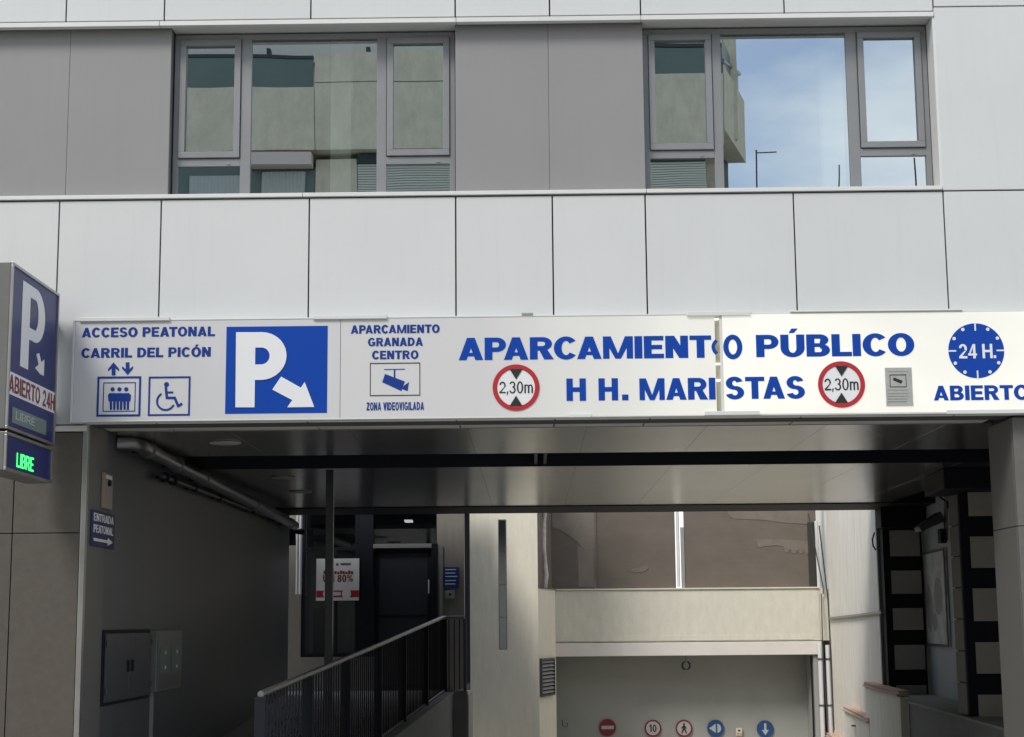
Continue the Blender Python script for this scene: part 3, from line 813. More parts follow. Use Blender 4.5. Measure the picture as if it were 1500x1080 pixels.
# lower display box
z2b, z2t = tZ(7, 689), zbot - .02
T.part('display_box', MB().box(xt - tw, xt - .006, ya_ - .0, yb_ - .04, z2b, z2t), M['cabsteel'], .006)
mb = MB(); ym = yb_ - .04
for q in ((ya_, ym, z2b, z2b + t), (ya_, ym, z2t - t, z2t), (ya_, ya_ + t, z2b + t, z2t - t), (ym - t, ym, z2b + t, z2t - t)):
    mb.box(xt - .0055, xt + .012, *q)
T.part('display_frame', mb, M['steel'], .002)
T.part('display_face', MB().box(xt - .0054, xt, ya_ + t, ym - t, z2b + t, z2t - t), M['navy'])
mb = MB()
text(mb, TF, 'LIBRE', tY(25, 660), tZ(24, 684), tY(49, 670), tZ(24, 663), weight=.16, gap=.16)
T.part('led_lettering', mb, M['led'])
T.part('wall_bracket', MB().box(xt - .14, xt - .06, yb_, -.032, zbot + .2, zbot + .32).box(xt - .14, xt - .06, yb_, -.032, ztop - .3, ztop - .18), M['steel'])

# ------------------------------------------------------------------ things on the left passage wall
LF = Fr((XL, 0, 0), (0, 1, 0))
def lY(px, py): return LF.ab(px, py)[0]
def lZ(px, py): return LF.ab(px, py)[1]
def lbox(px0, pyt0, px1, pyb0, c0, c1): # box on left wall: left edge px0, right edge px1, top/bottom at left edge
    return MB().box(XL + c0, XL + c1, lY(px0, pyb0), lY(px1, pyb0), lZ(px0, pyb0), lZ(px0, pyt0))
PS = Thing('pedestrian_entrance_sign', 'small dark blue pedestrian entrance sign with white arrow on the dark passage wall', 'sign', (XL, lY(135, 800), lZ(135, 800)))
off = .022
PF = Fr((XL + off, 0, 0), (0, 1, 0))
ye0, ye1 = PF.ab(134.5, 775)[0], PF.ab(168, 775)[0]
ze0, ze1 = PF.ab(134, 799)[1], PF.ab(135, 746)[1]
PS.part('plate', MB().box(XL + .008, XL + off, ye0, ye1, ze0, ze1), mat('sign_navy_matt', (.03, .035, .10), .6), .002)
hh = ze1 - ze0
for s_, f0, f1 in (('ENTRADA', .70, .92), ('PEATONAL', .38, .60)):
    mb = MB(); text(mb, PF, s_, ye0 + .05, ze0 + hh * f0, ye1 - .05, ze0 + hh * f1, weight=.2, gap=.12); PS.part('lettering', mb, M['wprint'])
mb = MB(); poly(mb, PF, [(ye0 + .06, ze0 + hh * .14), (ye1 - .2, ze0 + hh * .14), (ye1 - .2, ze0 + hh * .22), (ye0 + .06, ze0 + hh * .22)])
poly(mb, PF, [(ye1 - .22, ze0 + hh * .07), (ye1 - .06, ze0 + hh * .18), (ye1 - .22, ze0 + hh * .29)]); PS.part('arrow', mb, M['wprint'])
K = Thing('key_box', 'narrow tall beige plate with a black knob above the pedestrian entrance sign', 'plate', (XL, lY(147, 745), lZ(147, 745)))
K.part('plate', MB().box(XL + .008, XL + .03, lY(147, 715), lY(160, 715), lZ(147, 744), lZ(148, 692)), mat('beige_plate', (.30, .25, .21), .5, 0, .1, 20), .003)
kz = lZ(153, 708); ky = (lY(147, 715) + lY(160, 715)) / 2
K.part('knob', MB().tube([(XL + .03, ky, kz), (XL + .05, ky, kz)], .025, 16), M['black'])
K.part('top_label', MB().box(XL + .031, XL + .034, lY(149, 715), lY(158, 715), lZ(148, 700), lZ(148, 695)), M['wprint'])
# electrical cabinet with two doors
EC = Thing('electrical_cabinet', 'dark grey two door electrical cabinet set in the passage wall', 'cabinet', (XL, lY(143, 1037), lZ(143, 1037)))
y0_, y1_ = lY(147, 980), lY(215, 980); z0_, z1_ = lZ(143, 1036), lZ(150, 923)
EC.part('frame', MB().box(XL - .02, XL + .02, y0_, y1_, z0_, z1_), M['black'], .003)
ymid = (y0_ + y1_) / 2
for a, b in ((y0_ + .03, ymid - .006), (ymid + .006, y1_ - .03)):
    d = EC.part('door', MB().box(XL + .021, XL + .04, a, b, z0_ + .03, z1_ - .03), M['cabinet'], .004)
    hy = b - .08 if a < ymid - .1 else a + .06
    EC.part('handle', MB().box(XL + .041, XL + .058, hy, hy + .025, (z0_ + z1_) / 2 - .05, (z0_ + z1_) / 2 + .05), M['black'], .003, d)
    for zz in (z0_ + .1, z1_ - .14):
        EC.part('hinge', MB().tube([(XL + .045, (a if a < ymid - .1 else b), zz), (XL + .045, (a if a < ymid - .1 else b), zz + .05)], .01, 8), M['cabinet'], 0, d)
EM = Thing('meter_box', 'pale steel meter box with two small windows right of the dark cabinet', 'cabinet', (XL, lY(217, 1013), lZ(217, 1013)))
y0_, y1_ = lY(217, 970), lY(254, 970); z0_, z1_ = lZ(217, 1014), lZ(217, 924)
EM.part('housing', MB().box(XL, XL + .08, y0_, y1_, z0_, z1_), M['meterm'], .006)
EM.part('lid', MB().box(XL + .081, XL + .09, y0_ + .03, y1_ - .03, z0_ + .03, z1_ - .03), M['zinc'], .004)
ymid = (y0_ + y1_) / 2
for a, b in ((y0_ + .08, ymid - .04), (ymid + .04, y1_ - .08)):
    EM.part('meter_window', MB().box(XL + .091, XL + .095, a, b, z0_ + .16, z1_ - .14), M['lcd'], .002)
    for z in (z0_ + .2, z1_ - .22): EM.part('screw_tab', MB().box(XL + .096, XL + .1, (a + b) / 2 - .02, (a + b) / 2 + .02, z, z + .03), M['wprint'])
EM.part('cable_duct', MB().box(XL, XL + .03, y0_ + .1, y0_ + .14, 0, z0_), M['plastic'])
# pipes
xp = XL + .17
PPF = Fr((xp, 0, 0), (0, 1, 0))
def pp(px, py): a, b = PPF.ab(px, py); return Vector((xp, a, b))
p0, p1 = pp(218, 660), pp(432, 770)
BP = Thing('large_pipe', 'thick grey metal pipe running under the ceiling along the left passage wall', 'pipe', tuple(p0))
BP.part('tube', MB().tube([Vector((XL - .0, p0.y - .45, p0.z + .02)), Vector((xp - .05, p0.y - .42, p0.z + .02)), Vector((xp, p0.y - .28, p0.z + .01)), p0, p1], .062, 16), M['zinc'])
for t_ in (.0, .13, .27, .62, .95):
    q = p0.lerp(p1, t_); dd = (p1 - p0).normalized()
    BP.part('coupling', MB().tube([q - dd * .05, q + dd * .05], .075, 16), M['zinc'])
    BP.part('hanger', MB().box(XL, xp, q.y + .09, q.y + .115, q.z - .012, q.z + .012), M['black'])
xp = XL + .09; PPF = Fr((xp, 0, 0), (0, 1, 0))
p0, p1 = pp(236, 697), pp(428, 770)
TP = Thing('thin_pipe', 'thin dark conduit with clamps below the thick pipe on the passage wall', 'pipe', tuple(p0))
TP.part('tube', MB().tube([p0, p1], .022, 10), M['cabinet'])
for t_ in (.02, .06, .18, .34, .6, .8): q = p0.lerp(p1, t_); TP.part('clamp', MB().tube([q - Vector((0, .02, 0)), q + Vector((0, .02, 0))], .05 if t_ < .1 else .035, 12).box(XL, xp, q.y - .01, q.y + .01, q.z - .01, q.z + .01), M['black'])
# ------------------------------------------------------------------ post and railing
def line_rail(t):   # plan position of the railing, t 0 near .. 1 far
    return Vector((-2.14, .1, 0)).lerp(Vector((X_(650, 950, 10.5), 10.5, 0)), t)
RA = Vector((-2.14, .15)); RBx = X_(650, 950, 10.5); RB = Vector((RBx, 10.5)); RCx = X_(681, 950, 10.5)
def topz(t):
    z0 = Z_(385, 1017, .15); z1 = Z_(650, 905, 10.5); return z0 + (z1 - z0) * t
RL = Thing('ramp_railing', 'black ramp railing with steel handrail rising to the glass entrance', 'railing', (RA.x, RA.y, 0))
def rpnt(t, dz=0): q = RA.lerp(RB, t); return Vector((q.x, q.y, topz(t) + dz))
HB = 1.02
e1 = rpnt(1); e2 = Vector((RCx, 10.5, topz(1)))
RL.part('handrail', MB().tube([rpnt(0), rpnt(.5), e1 + Vector((-.02, -.1, 0)), e1 + Vector((.03, .0, 0)), e2], .026, 12), M['railsteel'])
RL.part('bottom_rail', MB().tube([rpnt(0, -HB), e1 + Vector((0, 0, -HB)), e2 + Vector((0, 0, -HB))], .02, 8), M['steel'])
for t_ in (0, .163, .33, .5, .66, .83, 1.0):
    q = rpnt(t_); RL.part('post', MB().box(q.x - .045, q.x + .045, q.y - .02, q.y + .02, q.z - HB - .12, q.z - .02), M['black'], .004)
RL.part('post', MB().box(e2.x - .022, e2.x + .022, e2.y - .02, e2.y + .02, e2.z - HB - .12, e2.z - .02), M['blackg'], .004)
bal = MB().box(-.007, .007, -.011, .011, -HB + .015, -.025)
proto = None
nb = 92
for i in range(1, nb):
    t_ = i / nb
    q = rpnt(t_)
    if proto is None:
        proto = bal.build('baluster', M['black']); o = proto
    else:
        o = proto.copy(); C.objects.link(o)
    o.parent = RL.o; o.location = q - RL.base
for i in range(1, 4):
    o = proto.copy(); C.objects.link(o); o.parent = RL.o; o.location = e1.lerp(e2, i / 4) - RL.base
q = rpnt(.24)
pt = at(483, 690, 3.9)
single('steel_post', MB().box(pt.x - .04, pt.x + .04, 3.9, 3.98, .0, ZC - .02), M['blackg'], 'slender black post rising from behind the railing to the ceiling slot', 'post', bevel=.004)
# pedestrian ramp and its side wall
zf = topz(1) - HB - .06; zn = topz(0) - HB - .06
struct('pedestrian_ramp', MB().prism([(XL, .15), (RA.x, .15), (RB.x, 10.5), (XL, 10.5)], -1.6, [zn, zn, zf, zf]), M['ramp'])
struct('entrance_landing', MB().box(XL - .3, RCx + .05, 10.503, 12.2, -2, zf + .002), M['ramp'])
struct('ramp_side_wall', MB().prism([(RA.x + .004, .15), (RA.x + .14, .15), (RB.x + .14, 10.4), (RB.x + .004, 10.5)], -2, [zn + .05, zn + .05, zf + .05, zf + .05]).box(RB.x + .143, RCx + .04, 10.4, 10.5, -2, zf + .05), M['concrete'])
bx = at(632, 1066, 9.9)
single('wall_light', MB().box(bx.x - .045, bx.x + .045, bx.y - .12, bx.y - .02, bx.z - .12, bx.z + .05), M['trim'], 'small white box on the grey ramp wall at the bottom of the picture', 'box', bevel=.006)

# ------------------------------------------------------------------ glazed entrance building at the left back
YE = 12.2
E1 = Thing('entrance_building', 'glazed entrance building with open dark doorway at the top of the ramp', 'building', (X_(540, 950, YE), YE, zf))
def ex(p, y=880): return X_(p, y, YE)
def ez(p, x=560): return Z_(x, p, YE)
wallm = mat('entrance_wall', (.24, .225, .20), .8, 0, .08, 6, (3, 3, .5), bump=.1)
wl = MB()
wl.box(ex(395), ex(441), YE, YE + .3, 0, 3.9)                # left of the window
wl.box(ex(441), ex(546), YE, YE + .3, -.5, ez(962))          # under the window
wl.box(ex(640), ex(680), YE, YE + .3, -.5, 3.9)              # right of the door
wl.box(ex(441), ex(640), YE, YE + .3, ez(735), 3.9)
E1.part('wall', wl, wallm)
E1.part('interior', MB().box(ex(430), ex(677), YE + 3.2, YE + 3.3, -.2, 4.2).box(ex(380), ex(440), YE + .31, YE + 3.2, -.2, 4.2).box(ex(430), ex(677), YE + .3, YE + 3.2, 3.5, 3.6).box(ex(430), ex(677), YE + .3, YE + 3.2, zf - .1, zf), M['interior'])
wn = E1.part('window', MB().box(ex(441), ex(546), YE + .09, YE + .1, ez(962), ez(960)), M['black'])
mb = MB(); bars(mb, ex(441), ex(524), ez(961), ez(735), .045, YE + .02, YE + .1); mb.box(ex(524) + .002, ex(546), YE + .02, YE + .1, ez(962), ez(735)); mb.box(ex(445), ex(522), YE + .03, YE + .09, ez(806), ez(801))
mb.box(ex(490), ex(494), YE + .03, YE + .09, ez(960), ez(805))
E1.part('frame', mb, M['black'], .003, wn)
gb = MB(); gb.add([(ex(443), YE + .06, ez(960)), (ex(545), YE + .06, ez(960)), (ex(545), YE + .06, ez(735)), (ex(443), YE + .06, ez(735))], [(0, 1, 2, 3)])
E1.part('pane', gb, M['dpane'], 0, wn)
E1.part('pale_ceiling_panel', MB().box(ex(443), ex(520), YE + .5, YE + 2.2, ez(770), ez(770) + .04), M['room'])
E1.part('inner_curtain', MB().box(ex(452), ex(478), YE + .6, YE + .65, zf, ez(890)).box(ex(500), ex(530), YE + .6, YE + .65, zf, ez(890)), M['cabinet'])
tr = E1.part('transom', MB().box(ex(546), ex(640), YE + .02, YE + .12, ez(803), ez(797)), M['alu'], .003)
gb = MB(); gb.add([(ex(546), YE + .06, ez(797)), (ex(638), YE + .06, ez(797)), (ex(638), YE + .06, ez(735)), (ex(546), YE + .06, ez(735))], [(0, 1, 2, 3)])
E1.part('pane', gb, M['dpane'], 0, tr)
dr = E1.part('door', MB().box(ex(547), ex(632), YE + .13, YE + .17, zf, ez(804)), M['doorm'], .004)
gb = MB(); bars(gb, ex(547), ex(632), zf + .02, ez(804), .07, YE + .11, YE + .129); gb.box(ex(550), ex(628), YE + .115, YE + .129, ez(905), ez(901)); E1.part('door_frame', gb, M['black'], .003, dr)
E1.part('handle', MB().tube([(ex(628), YE + .06, ez(870)), (ex(628), YE + .06, ez(850))], .012, 8).box(ex(628) - .006, ex(628) + .006, YE + .06, YE + .11, ez(868), ez(867)), M['wtube'], 0, dr)
E1.part('door_jamb', MB().box(ex(632) + .003, ex(641), YE - .02, YE + .12, zf, ez(797)), M['black'], .003)
E1.part('closer_strip', MB().box(ex(644), ex(649), YE - .03, YE, zf, ez(800)), M['alu'])
single('interior_lamp', MB().box(X_(593, 763, YE + .7), X_(604, 763, YE + .7), YE + .6, YE + .85, Z_(598, 765, YE + .7), Z_(598, 762, YE + .7)), M['lamp'], 'small lit strip lamp above the dark doorway', 'lamp')
# poster
PO = Thing('poster', 'white square poster with dark red lettering and red band hung inside the entrance window', 'poster', (ex(494), YE, ez(880)))
PO.part('sheet', MB().box(ex(463), ex(526), YE - .012, YE - .004, ez(880, 494), ez(818.5, 494)), M['wprint'])
OF = Fr((0, YE - .012, 0), (1, 0, 0))
PO.part('lettering', ptext(OF, 'UN 80%', 473, 853, 517, 842, weight=.22, gap=.1), M['dred'])
mb = MB()
for i in range(11): prect(mb, OF, 474 + i * 4, 836 + (i * 37 % 3), 477.2 + i * 4, 841)
PO.part('small_print', mb, M['dred'])
mb = MB(); prect(mb, OF, 463.3, 865.5, 525.7, 875); PO.part('red_band', mb, M['red'])
mb = MB()
for px in (507.5, 480): a, b = OF.ab(px, 870); disk(mb, OF, a, b, .07, c0=.003)
prect(mb, OF, 487, 867.5, 499, 872.5, .003); PO.part('band_disc', mb, M['wprint'])
mb = MB(); a, b = OF.ab(494, 827); disk(mb, OF, a, b, .022, seg=10); prect(mb, OF, 499, 825, 514, 828); PO.part('crest', mb, M['zinc'])
BS = Thing('blue_wall_sign', 'small blue sign with white text lines on the wall right of the doorway', 'sign', (ex(661), YE, ez(862)))
BS.part('plate', MB().box(ex(650), ex(672), YE - .025, YE - .003, ez(861, 661), ez(831, 661)), M['pblue'], .003)
BF = Fr((0, YE - .025, 0), (1, 0, 0)); mb = MB()
for y in (834, 839, 844, 850, 855): prect(mb, BF, 652, y, 670 - (y * 5) % 4, y + 1.2)
BS.part('text_lines', mb, M['wprint'])
IC = Thing('intercom', 'small grey intercom plate below the blue wall sign', 'intercom', (ex(659), YE, ez(877)))
IC.part('plate', MB().box(ex(653), ex(666), YE - .04, YE - .003, ez(877, 660), ez(865, 660)), M['plastic'], .006)
IC.part('button', MB().tube([(ex(659.5), YE - .04, ez(871, 660)), (ex(659.5), YE - .05, ez(871, 660))], .02, 10), M['black'])
# two bright downpipes beside the window
for k, (px, lb) in enumerate(((436, 'left of two narrow bright downpipes at the end of the passage wall'), (440.5, 'right of two narrow bright downpipes, next to the entrance window'))):
    xx = X_(px, 800, YE - .3 + k * .1)
    single('downpipe', MB().tube([(xx, YE - .3 + k * .1, ez(870)), (xx, YE - .3 + k * .1, 4.2)], .022, 10), M['wtube'], lb, 'pipe', 'downpipes beside the entrance window')
vq = at(432, 782, YR + .15)
VV = Thing('pipe_valve', 'black pipe valve at the back end of the thick pipe', 'valve', tuple(vq))
VV.part('body', MB().tube([vq + Vector((-.05, 0, .17)), vq + Vector((-.05, 0, -.17))], [.05, .07], 10), M['black'])
VV.part('wheel', MB().tube([vq + Vector((.0, 0, .03)), vq + Vector((.15, 0, .03))], [.03, .06], 10), M['black'])

# ------------------------------------------------------------------ cream tower
YT = 16.2
YGa = 19.0
CT = Thing('cream_tower', 'cream rendered tower wall with a tall slit window in the courtyard', 'building', (X_(740, 900, YT), YT, -2))
tx0, tx1 = X_(664, 900, YT), X_(788, 860, YT)
tx2, yt2 = X_(813, 880, YT + 1.2), YT + 1.2
zt862 = Z_(808, 864, yt2)
sxa, sxb = X_(730, 850, YT), X_(742.5, 850, YT); sza, szb = Z_(736, 952, YT), Z_(736, 761, YT)
tw_ = MB()
tw_.box(tx0, sxa, YT, YT + .4, -2.5, 6.5).box(sxb, tx1, YT, YT + .4, -2.5, 6.5).box(sxa, sxb, YT, YT + .4, -2.5, sza).box(sxa, sxb, YT, YT + .4, szb, 6.5)
tw_.prism([(tx1 + .001, YT), (tx2, yt2), (tx2 - .35, yt2 + .1), (tx1 + .001, YT + .4)], -2.5, zt862)
tw_.prism([(tx2, yt2 + .002), (tx2, YGa), (tx2 - .3, YGa), (tx2 - .3, yt2 + .12)], -2.5, zt862)
CT.part('wall', tw_, M['cream'])
sw = CT.part('slit_window', MB().box(sxa, sxb, YT + .05, YT + .07, sza, sza + .03), M['alu'])
mb = MB(); bars(mb, sxa + .002, sxb - .002, sza + .002, szb - .002, .012, YT + .0, YT + .06); CT.part('frame', mb, M['alu'], 0, sw)
gb = MB()
for k in range(4):
    za = sza + (szb - sza) * k / 4; zb = sza + (szb - sza) * (k + 1) / 4 - .008
    g1 = MB().add([(sxa, YT + .045, za), (sxb, YT + .045, za), (sxb, YT + .045, zb), (sxa, YT + .045, zb)], [(0, 1, 2, 3)])
    CT.part('pane', g1, M['cpane'], 0, sw)
CT.part('window_backing', MB().box(sxa - .05, sxb + .05, YT + .41, YT + .45, sza - .1, szb + .1), M['room'])
# louvred vent on the angled wall
ud = Vector((tx2 - tx1, yt2 - YT, 0)).normalized()
VFm = Fr((tx1, YT, 0), ud)
va0, vb1 = VFm.ab(790, 965); va1, vb0 = VFm.ab(810, 1018)
LV = Thing('louvre_vent', 'square metal louvre vent on the cream wall beside the garage', 'vent', tuple(VFm.P(va0, vb0, .02)))
mb = MB(); tt = .035
for q in ((va0, va1, vb0, vb0 + tt), (va0, va1, vb1 - tt, vb1), (va0, va0 + tt, vb0 + tt, vb1 - tt), (va1 - tt, va1, vb0 + tt, vb1 - tt)): mb.slab(VFm.O, VFm.u, VFm.v, VFm.n, q[0], q[1], q[2], q[3], .002, .05)
LV.part('frame', mb, M['zinc'])
LV.part('backing', MB().slab(VFm.O, VFm.u, VFm.v, VFm.n, va0 + tt, va1 - tt, vb0 + tt, vb1 - tt, .001, .006), M['black'])
ns = 9
for k in range(ns):
    zc = vb0 + tt + (vb1 - vb0 - 2 * tt) * (k + .5) / ns
    m1 = MB(); O = VFm
    m1.add([O.P(va0 + tt, zc + .022, .008), O.P(va1 - tt, zc + .022, .008), O.P(va1 - tt, zc - .016, .045), O.P(va0 + tt, zc - .016, .045),
            O.P(va0 + tt, zc + .028, .008), O.P(va1 - tt, zc + .028, .008), O.P(va1 - tt, zc - .010, .045), O.P(va0 + tt, zc - .010, .045)],
           [(0, 1, 2, 3), (7, 6, 5, 4), (0, 4, 5, 1), (1, 5, 6, 2), (2, 6, 7, 3), (3, 7, 4, 0)])
    LV.part('slat', m1, M['plastic'])

# ------------------------------------------------------------------ garage block at the back
GB = Thing('garage_building', 'low cream garage block with stained parapet and dark grey opening', 'building', (X_(1000, 950, YGa), YGa, -2))
def gx(p, y=950): return X_(p, y, YGa)
def gz(p, x=1000): return Z_(x, p, YGa)
xa, xb = gx(812), gx(1203)
GB.part('parapet', MB().box(xa - .3, xb, YGa, YGa + .25, gz(940), gz(864)), M['parapet'], .01)
GB.part('parapet_cap', MB().box(xa - .3, xb - .003, YGa - .03, YGa + .27, gz(864) + .003, gz(861.5)), M['parapet'], .004)
GB.part('plaster_ledge', MB().box(xa + .05, xb - .15, YGa - .012, YGa - .001, gz(938.5), gz(931)), M['parapet'], .003)
GB.part('lintel', MB().box(xa, xb, YGa - .06, YGa + .5, gz(960.5), gz(941)), M['beam'], .008)
GB.part('garage_back_wall', MB().box(xa - .4, xb + .4, YGa + .9, YGa + 1.1, -3, gz(920)), M['garage'])
GB.part('garage_ceiling', MB().box(xa - .4, xb + .4, YGa + .51, YGa + .89, gz(958), gz(940)), M['garage'])
GB.part('left_jamb', MB().box(xa - .3, xa + .03, YGa, YGa + .89, -3, gz(961)), M['garage'])
GB.part('right_jamb', MB().box(gx(1191), gx(1204), YGa + .0, YGa + .89, -3, gz(961)), M['garage'])
GB.part('door_track', MB().box(gx(1188), gx(1190), YGa + .1, YGa + .14, -3, gz(962)), M['black'])
GB.part('terrace_floor', MB().box(xa - .3, xb, YGa + .26, YGa + 5, gz(890), gz(880)), M['concrete'])
M['sheet2'] = mat('sheet_brown', (.185, .156, .128), .6, 0, .12, 6)
M['bund'] = mat('dark_bundle', (.04, .036, .03), .8)
# terrace enclosure of woven reed
EN = Thing('terrace_screen', 'brown woven reed screens enclosing the terrace above the garage', 'screen', (gx(1000), YGa + .1, gz(861)))
zE0, zE1 = gz(865), gz(735) + .7
def reed(x0, x1, y, nme='reed_screen'):
    mb = MB(); z = zE0; k = 0
    while z < zE1:
        h_ = .026 + random.uniform(-.004, .004); o_ = random.uniform(0, .003)
        mb.box(x0, x1, y + o_, y + o_ + .008, z, z + h_ - .0015); z += h_; k += 1
    p = EN.part(nme, mb, M['reed']); p['kind'] = 'stuff'
    EN.part('screen_backing', MB().box(x0, x1, y + .03, y + .04, zE0, zE1), M['interior'])
xe = [gx(808, 800), gx(873, 800), gx(990, 800), gx(1003, 800), gx(1198, 800)]
reed(xe[0], xe[1] - .02, YGa + .12); reed(xe[1] + .02, xe[2], YGa + .12); reed(xe[3], xe[4], YGa + .12)
# loose plastic sheeting over parts of the reed
def sheet(pts, m=M['plastic_sheet'], y=YGa + .113):
    q = [at(p[0], p[1], y) for p in pts]; n = len(q)
    vs = [tuple(v) for v in q] + [(v.x, v.y + .004, v.z) for v in q]
    mb = MB().add(vs, [tuple(range(n)), tuple(range(2 * n - 1, n - 1, -1))] + [(i, (i + 1) % n, n + (i + 1) % n, n + i) for i in range(n)])
    return mb
EN.part('plastic_sheet', sheet([(808, 730), (872, 730), (872, 804), (856, 807), (845, 793), (824, 778), (809, 772)]), M['plastic_sheet'])
EN.part('plastic_sheet', sheet([(846, 800), (872, 806), (872, 860), (848, 860)], y=YGa + .118), M['plastic_sheet'])
EN.part('plastic_sheet', sheet([(1109, 790), (1140, 790), (1185, 793), (1184, 811), (1181, 813), (1178, 806), (1175, 811), (1172, 811), (1169, 805), (1165, 811), (1161, 811), (1158, 804), (1154, 810), (1150, 809), (1147, 801), (1138, 799), (1122, 800), (1114, 802), (1110, 801)]), M['sheet2'])
EN.part('plastic_sheet', sheet([(921, 836), (934, 831), (948, 828), (950, 833), (943, 838), (932, 839)]), M['sheet2'])
EN.part('plastic_sheet', sheet([(1040, 730), (1183, 730), (1183, 768), (1150, 766), (1120, 762), (1075, 760)]), M['sheet2'])
EN.part('screen_post', MB().box(xe[1] - .018, xe[1] + .018, YGa + .1, YGa + .15, zE0, zE1), M['reed'])
EN.part('white_post', MB().tube([at(994.5, 860, YGa + .08), at(991.5, 735, YGa + .08) + Vector((0, 0, .5))], .032, 12), M['wtube'])
EN.part('screen_post', MB().box(gx(998, 800), gx(1003, 800), YGa + .1, YGa + .16, zE0, gz(772)), M['plastic'])
EN.part('white_post', MB().tube([(gx(1201, 860), YGa + .08, zE0), (gx(1197, 780), YGa + .08, gz(763, 1197))], .035, 12), M['wtube'])
EN.part('bundle', MB().box(gx(1185, 800), gx(1196, 800), YGa + .1, YGa + .2, zE0, gz(765, 1190)), M['bund'])
EN.part('return_screen', MB().prism([(tx1 - .05, YT + .2), (tx1 + .0, YT + .18), (xe[0], YGa + .12), (xe[0] - .04, YGa + .12)], zt862 + .02, zE1), M['reed'])
xr_ = X_(797, 800, YT + 1.2)
EN.part('rolled_sheet', MB().tube([(xr_ + .05 * math.sin(k * 1.3) * .4, YT + 1.15, zt862 + .02 + k * .25) for k in range(12)], [.05 + .012 * math.sin(k * 2.1) for k in range(12)], 10), mat('rolled_plastic', (.62, .56, .50), .4, 0, .25, 12), label='rolled pale plastic sheet standing at the corner')
EN.part('ledge', MB().prism([(tx1, YT + .45), (tx1, YT - .03), (tx2 + .03, yt2 - .02), (tx2 + .03, YGa), (tx2 - .3, YGa), (tx2 - .3, yt2 + .1)], zt862 + .002, zt862 + .018), M['zinc'])

# ring mirror hanging from the lintel
HR = Thing('hanging_ring', 'small black ring hanging from the garage lintel', 'ring', tuple(at(1005, 962, YGa - .1)))
rc = at(1005, 975, YGa - .1)
HR.part('ring', MB().tube([rc + Vector((math.cos(q / 16 * 2 * math.pi), 0, math.sin(q / 16 * 2 * math.pi))) * .075 for q in range(17)], .018, 8, False), M['black'])
HR.part('cord', MB().tube([rc + Vector((0, 0, .09)), rc + Vector((0, 0, .19))], .006, 6), M['black'])
# round road signs hanging in the garage mouth
YQ = YGa + .86
def roadsign(px, py, base, ringm, label, draw):
    c_ = at(px, py, YQ); r_ = .165
    t = Thing('round_traffic_sign', label, 'traffic sign', tuple(c_ + Vector((0, 0, -r_))), 'round traffic signs on the garage wall')
    t.part('disc', MB().tube([c_ + Vector((0, .03, 0)), c_ + Vector((0, 0, 0))], r_, 32), M[base])
    f = Fr((c_.x, YQ, c_.z), (1, 0, 0))
    if ringm:
        mb = MB(); arc(mb, f, 0, 0, r_, r_, 0, 360, .03, .03, .001, 36); t.part('rim', mb, M[ringm])
    draw(t, f); return t
M['offwhite'] = mat('print_offwhite', (.50, .47, .45), .5)
def d_noentry(t, f): mb = MB(); poly(mb, f, [(-.12, -.03), (.12, -.03), (.12, .035), (-.12, .035)], .001); t.part('white_bar', mb, M['offwhite'])
def d_10(t, f): mb = MB(); text(mb, f, '10', -.07, -.07, .07, .07, weight=.2, gap=.14, c0=.001); t.part('lettering', mb, M['kprint'])
def d_walk(t, f):
    mb = MB(); disk(mb, f, 0, .08, .02, c0=.001, seg=10); poly(mb, f, [(-.025, -.01), (.025, -.01), (.02, .055), (-.02, .055)], .001)
    poly(mb, f, [(-.06, -.1), (-.035, -.1), (.015, 0), (-.02, 0)], .001); poly(mb, f, [(.06, -.1), (.035, -.1), (-.01, 0), (.02, 0)], .001)
    poly(mb, f, [(-.06, 0), (-.045, -.01), (-.01, .04), (-.02, .05)], .001); poly(mb, f, [(.06, 0), (.045, -.01), (.01, .04), (.02, .05)], .001)
    t.part('walking_figure', mb, M['kprint'])
def d_lights(t, f):
    mb = MB(); poly(mb, f, [(-.13, 0), (-.0, -.09), (-.0, .09)], .001); arc(mb, f, .03, 0, .075, .085, -90, 90, .07, .08, .001); t.part('lamp_symbol', mb, M['curtain'])
def d_down(t, f):
    mb = MB(); poly(mb, f, [(-.022, -.02), (.022, -.02), (.022, .11), (-.022, .11)], .001); poly(mb, f, [(0, -.12), (.07, -.02), (-.07, -.02)], .001); t.part('arrow', mb, M['curtain'])
M['sblue'] = mat('traffic_blue', (.018, .07, .20), .5)
M['sred'] = mat('traffic_red', (.20, .02, .035), .5)
roadsign(890, 1066, 'sred', None, 'red no entry sign with a pale bar, leftmost on the garage wall', d_noentry)
roadsign(956.5, 1067, 'offwhite', 'sred', 'round speed limit sign reading 10 with a dark red rim', d_10)
roadsign(1002, 1067, 'offwhite', 'sred', 'round no pedestrians sign with a walking figure', d_walk)
roadsign(1048.5, 1067, 'sblue', None, 'blue round headlights sign', d_lights)
roadsign(1121, 1068, 'sblue', None, 'blue round sign with a pale arrow pointing down', d_down)
c_ = at(1082.5, 1072, YQ)
SL = Thing('fire_alarm_box', 'tiny pale box with a red lower label between the two blue signs', 'box', tuple(c_))
SL.part('housing', MB().box(c_.x - .06, c_.x + .06, YQ - .03, YQ + .03, c_.z - .09, c_.z + .07), M['parapet'], .006)
SL.part('red_label', MB().box(c_.x - .05, c_.x + .05, YQ - .035, YQ - .0305, c_.z - .08, c_.z - .02), M['brick'])
SL.part('camera_mark', MB().box(c_.x - .02, c_.x + .02, YQ - .035, YQ - .0305, c_.z + .01, c_.z + .04), M['kprint'])
c_ = at(826, 1063, YQ)
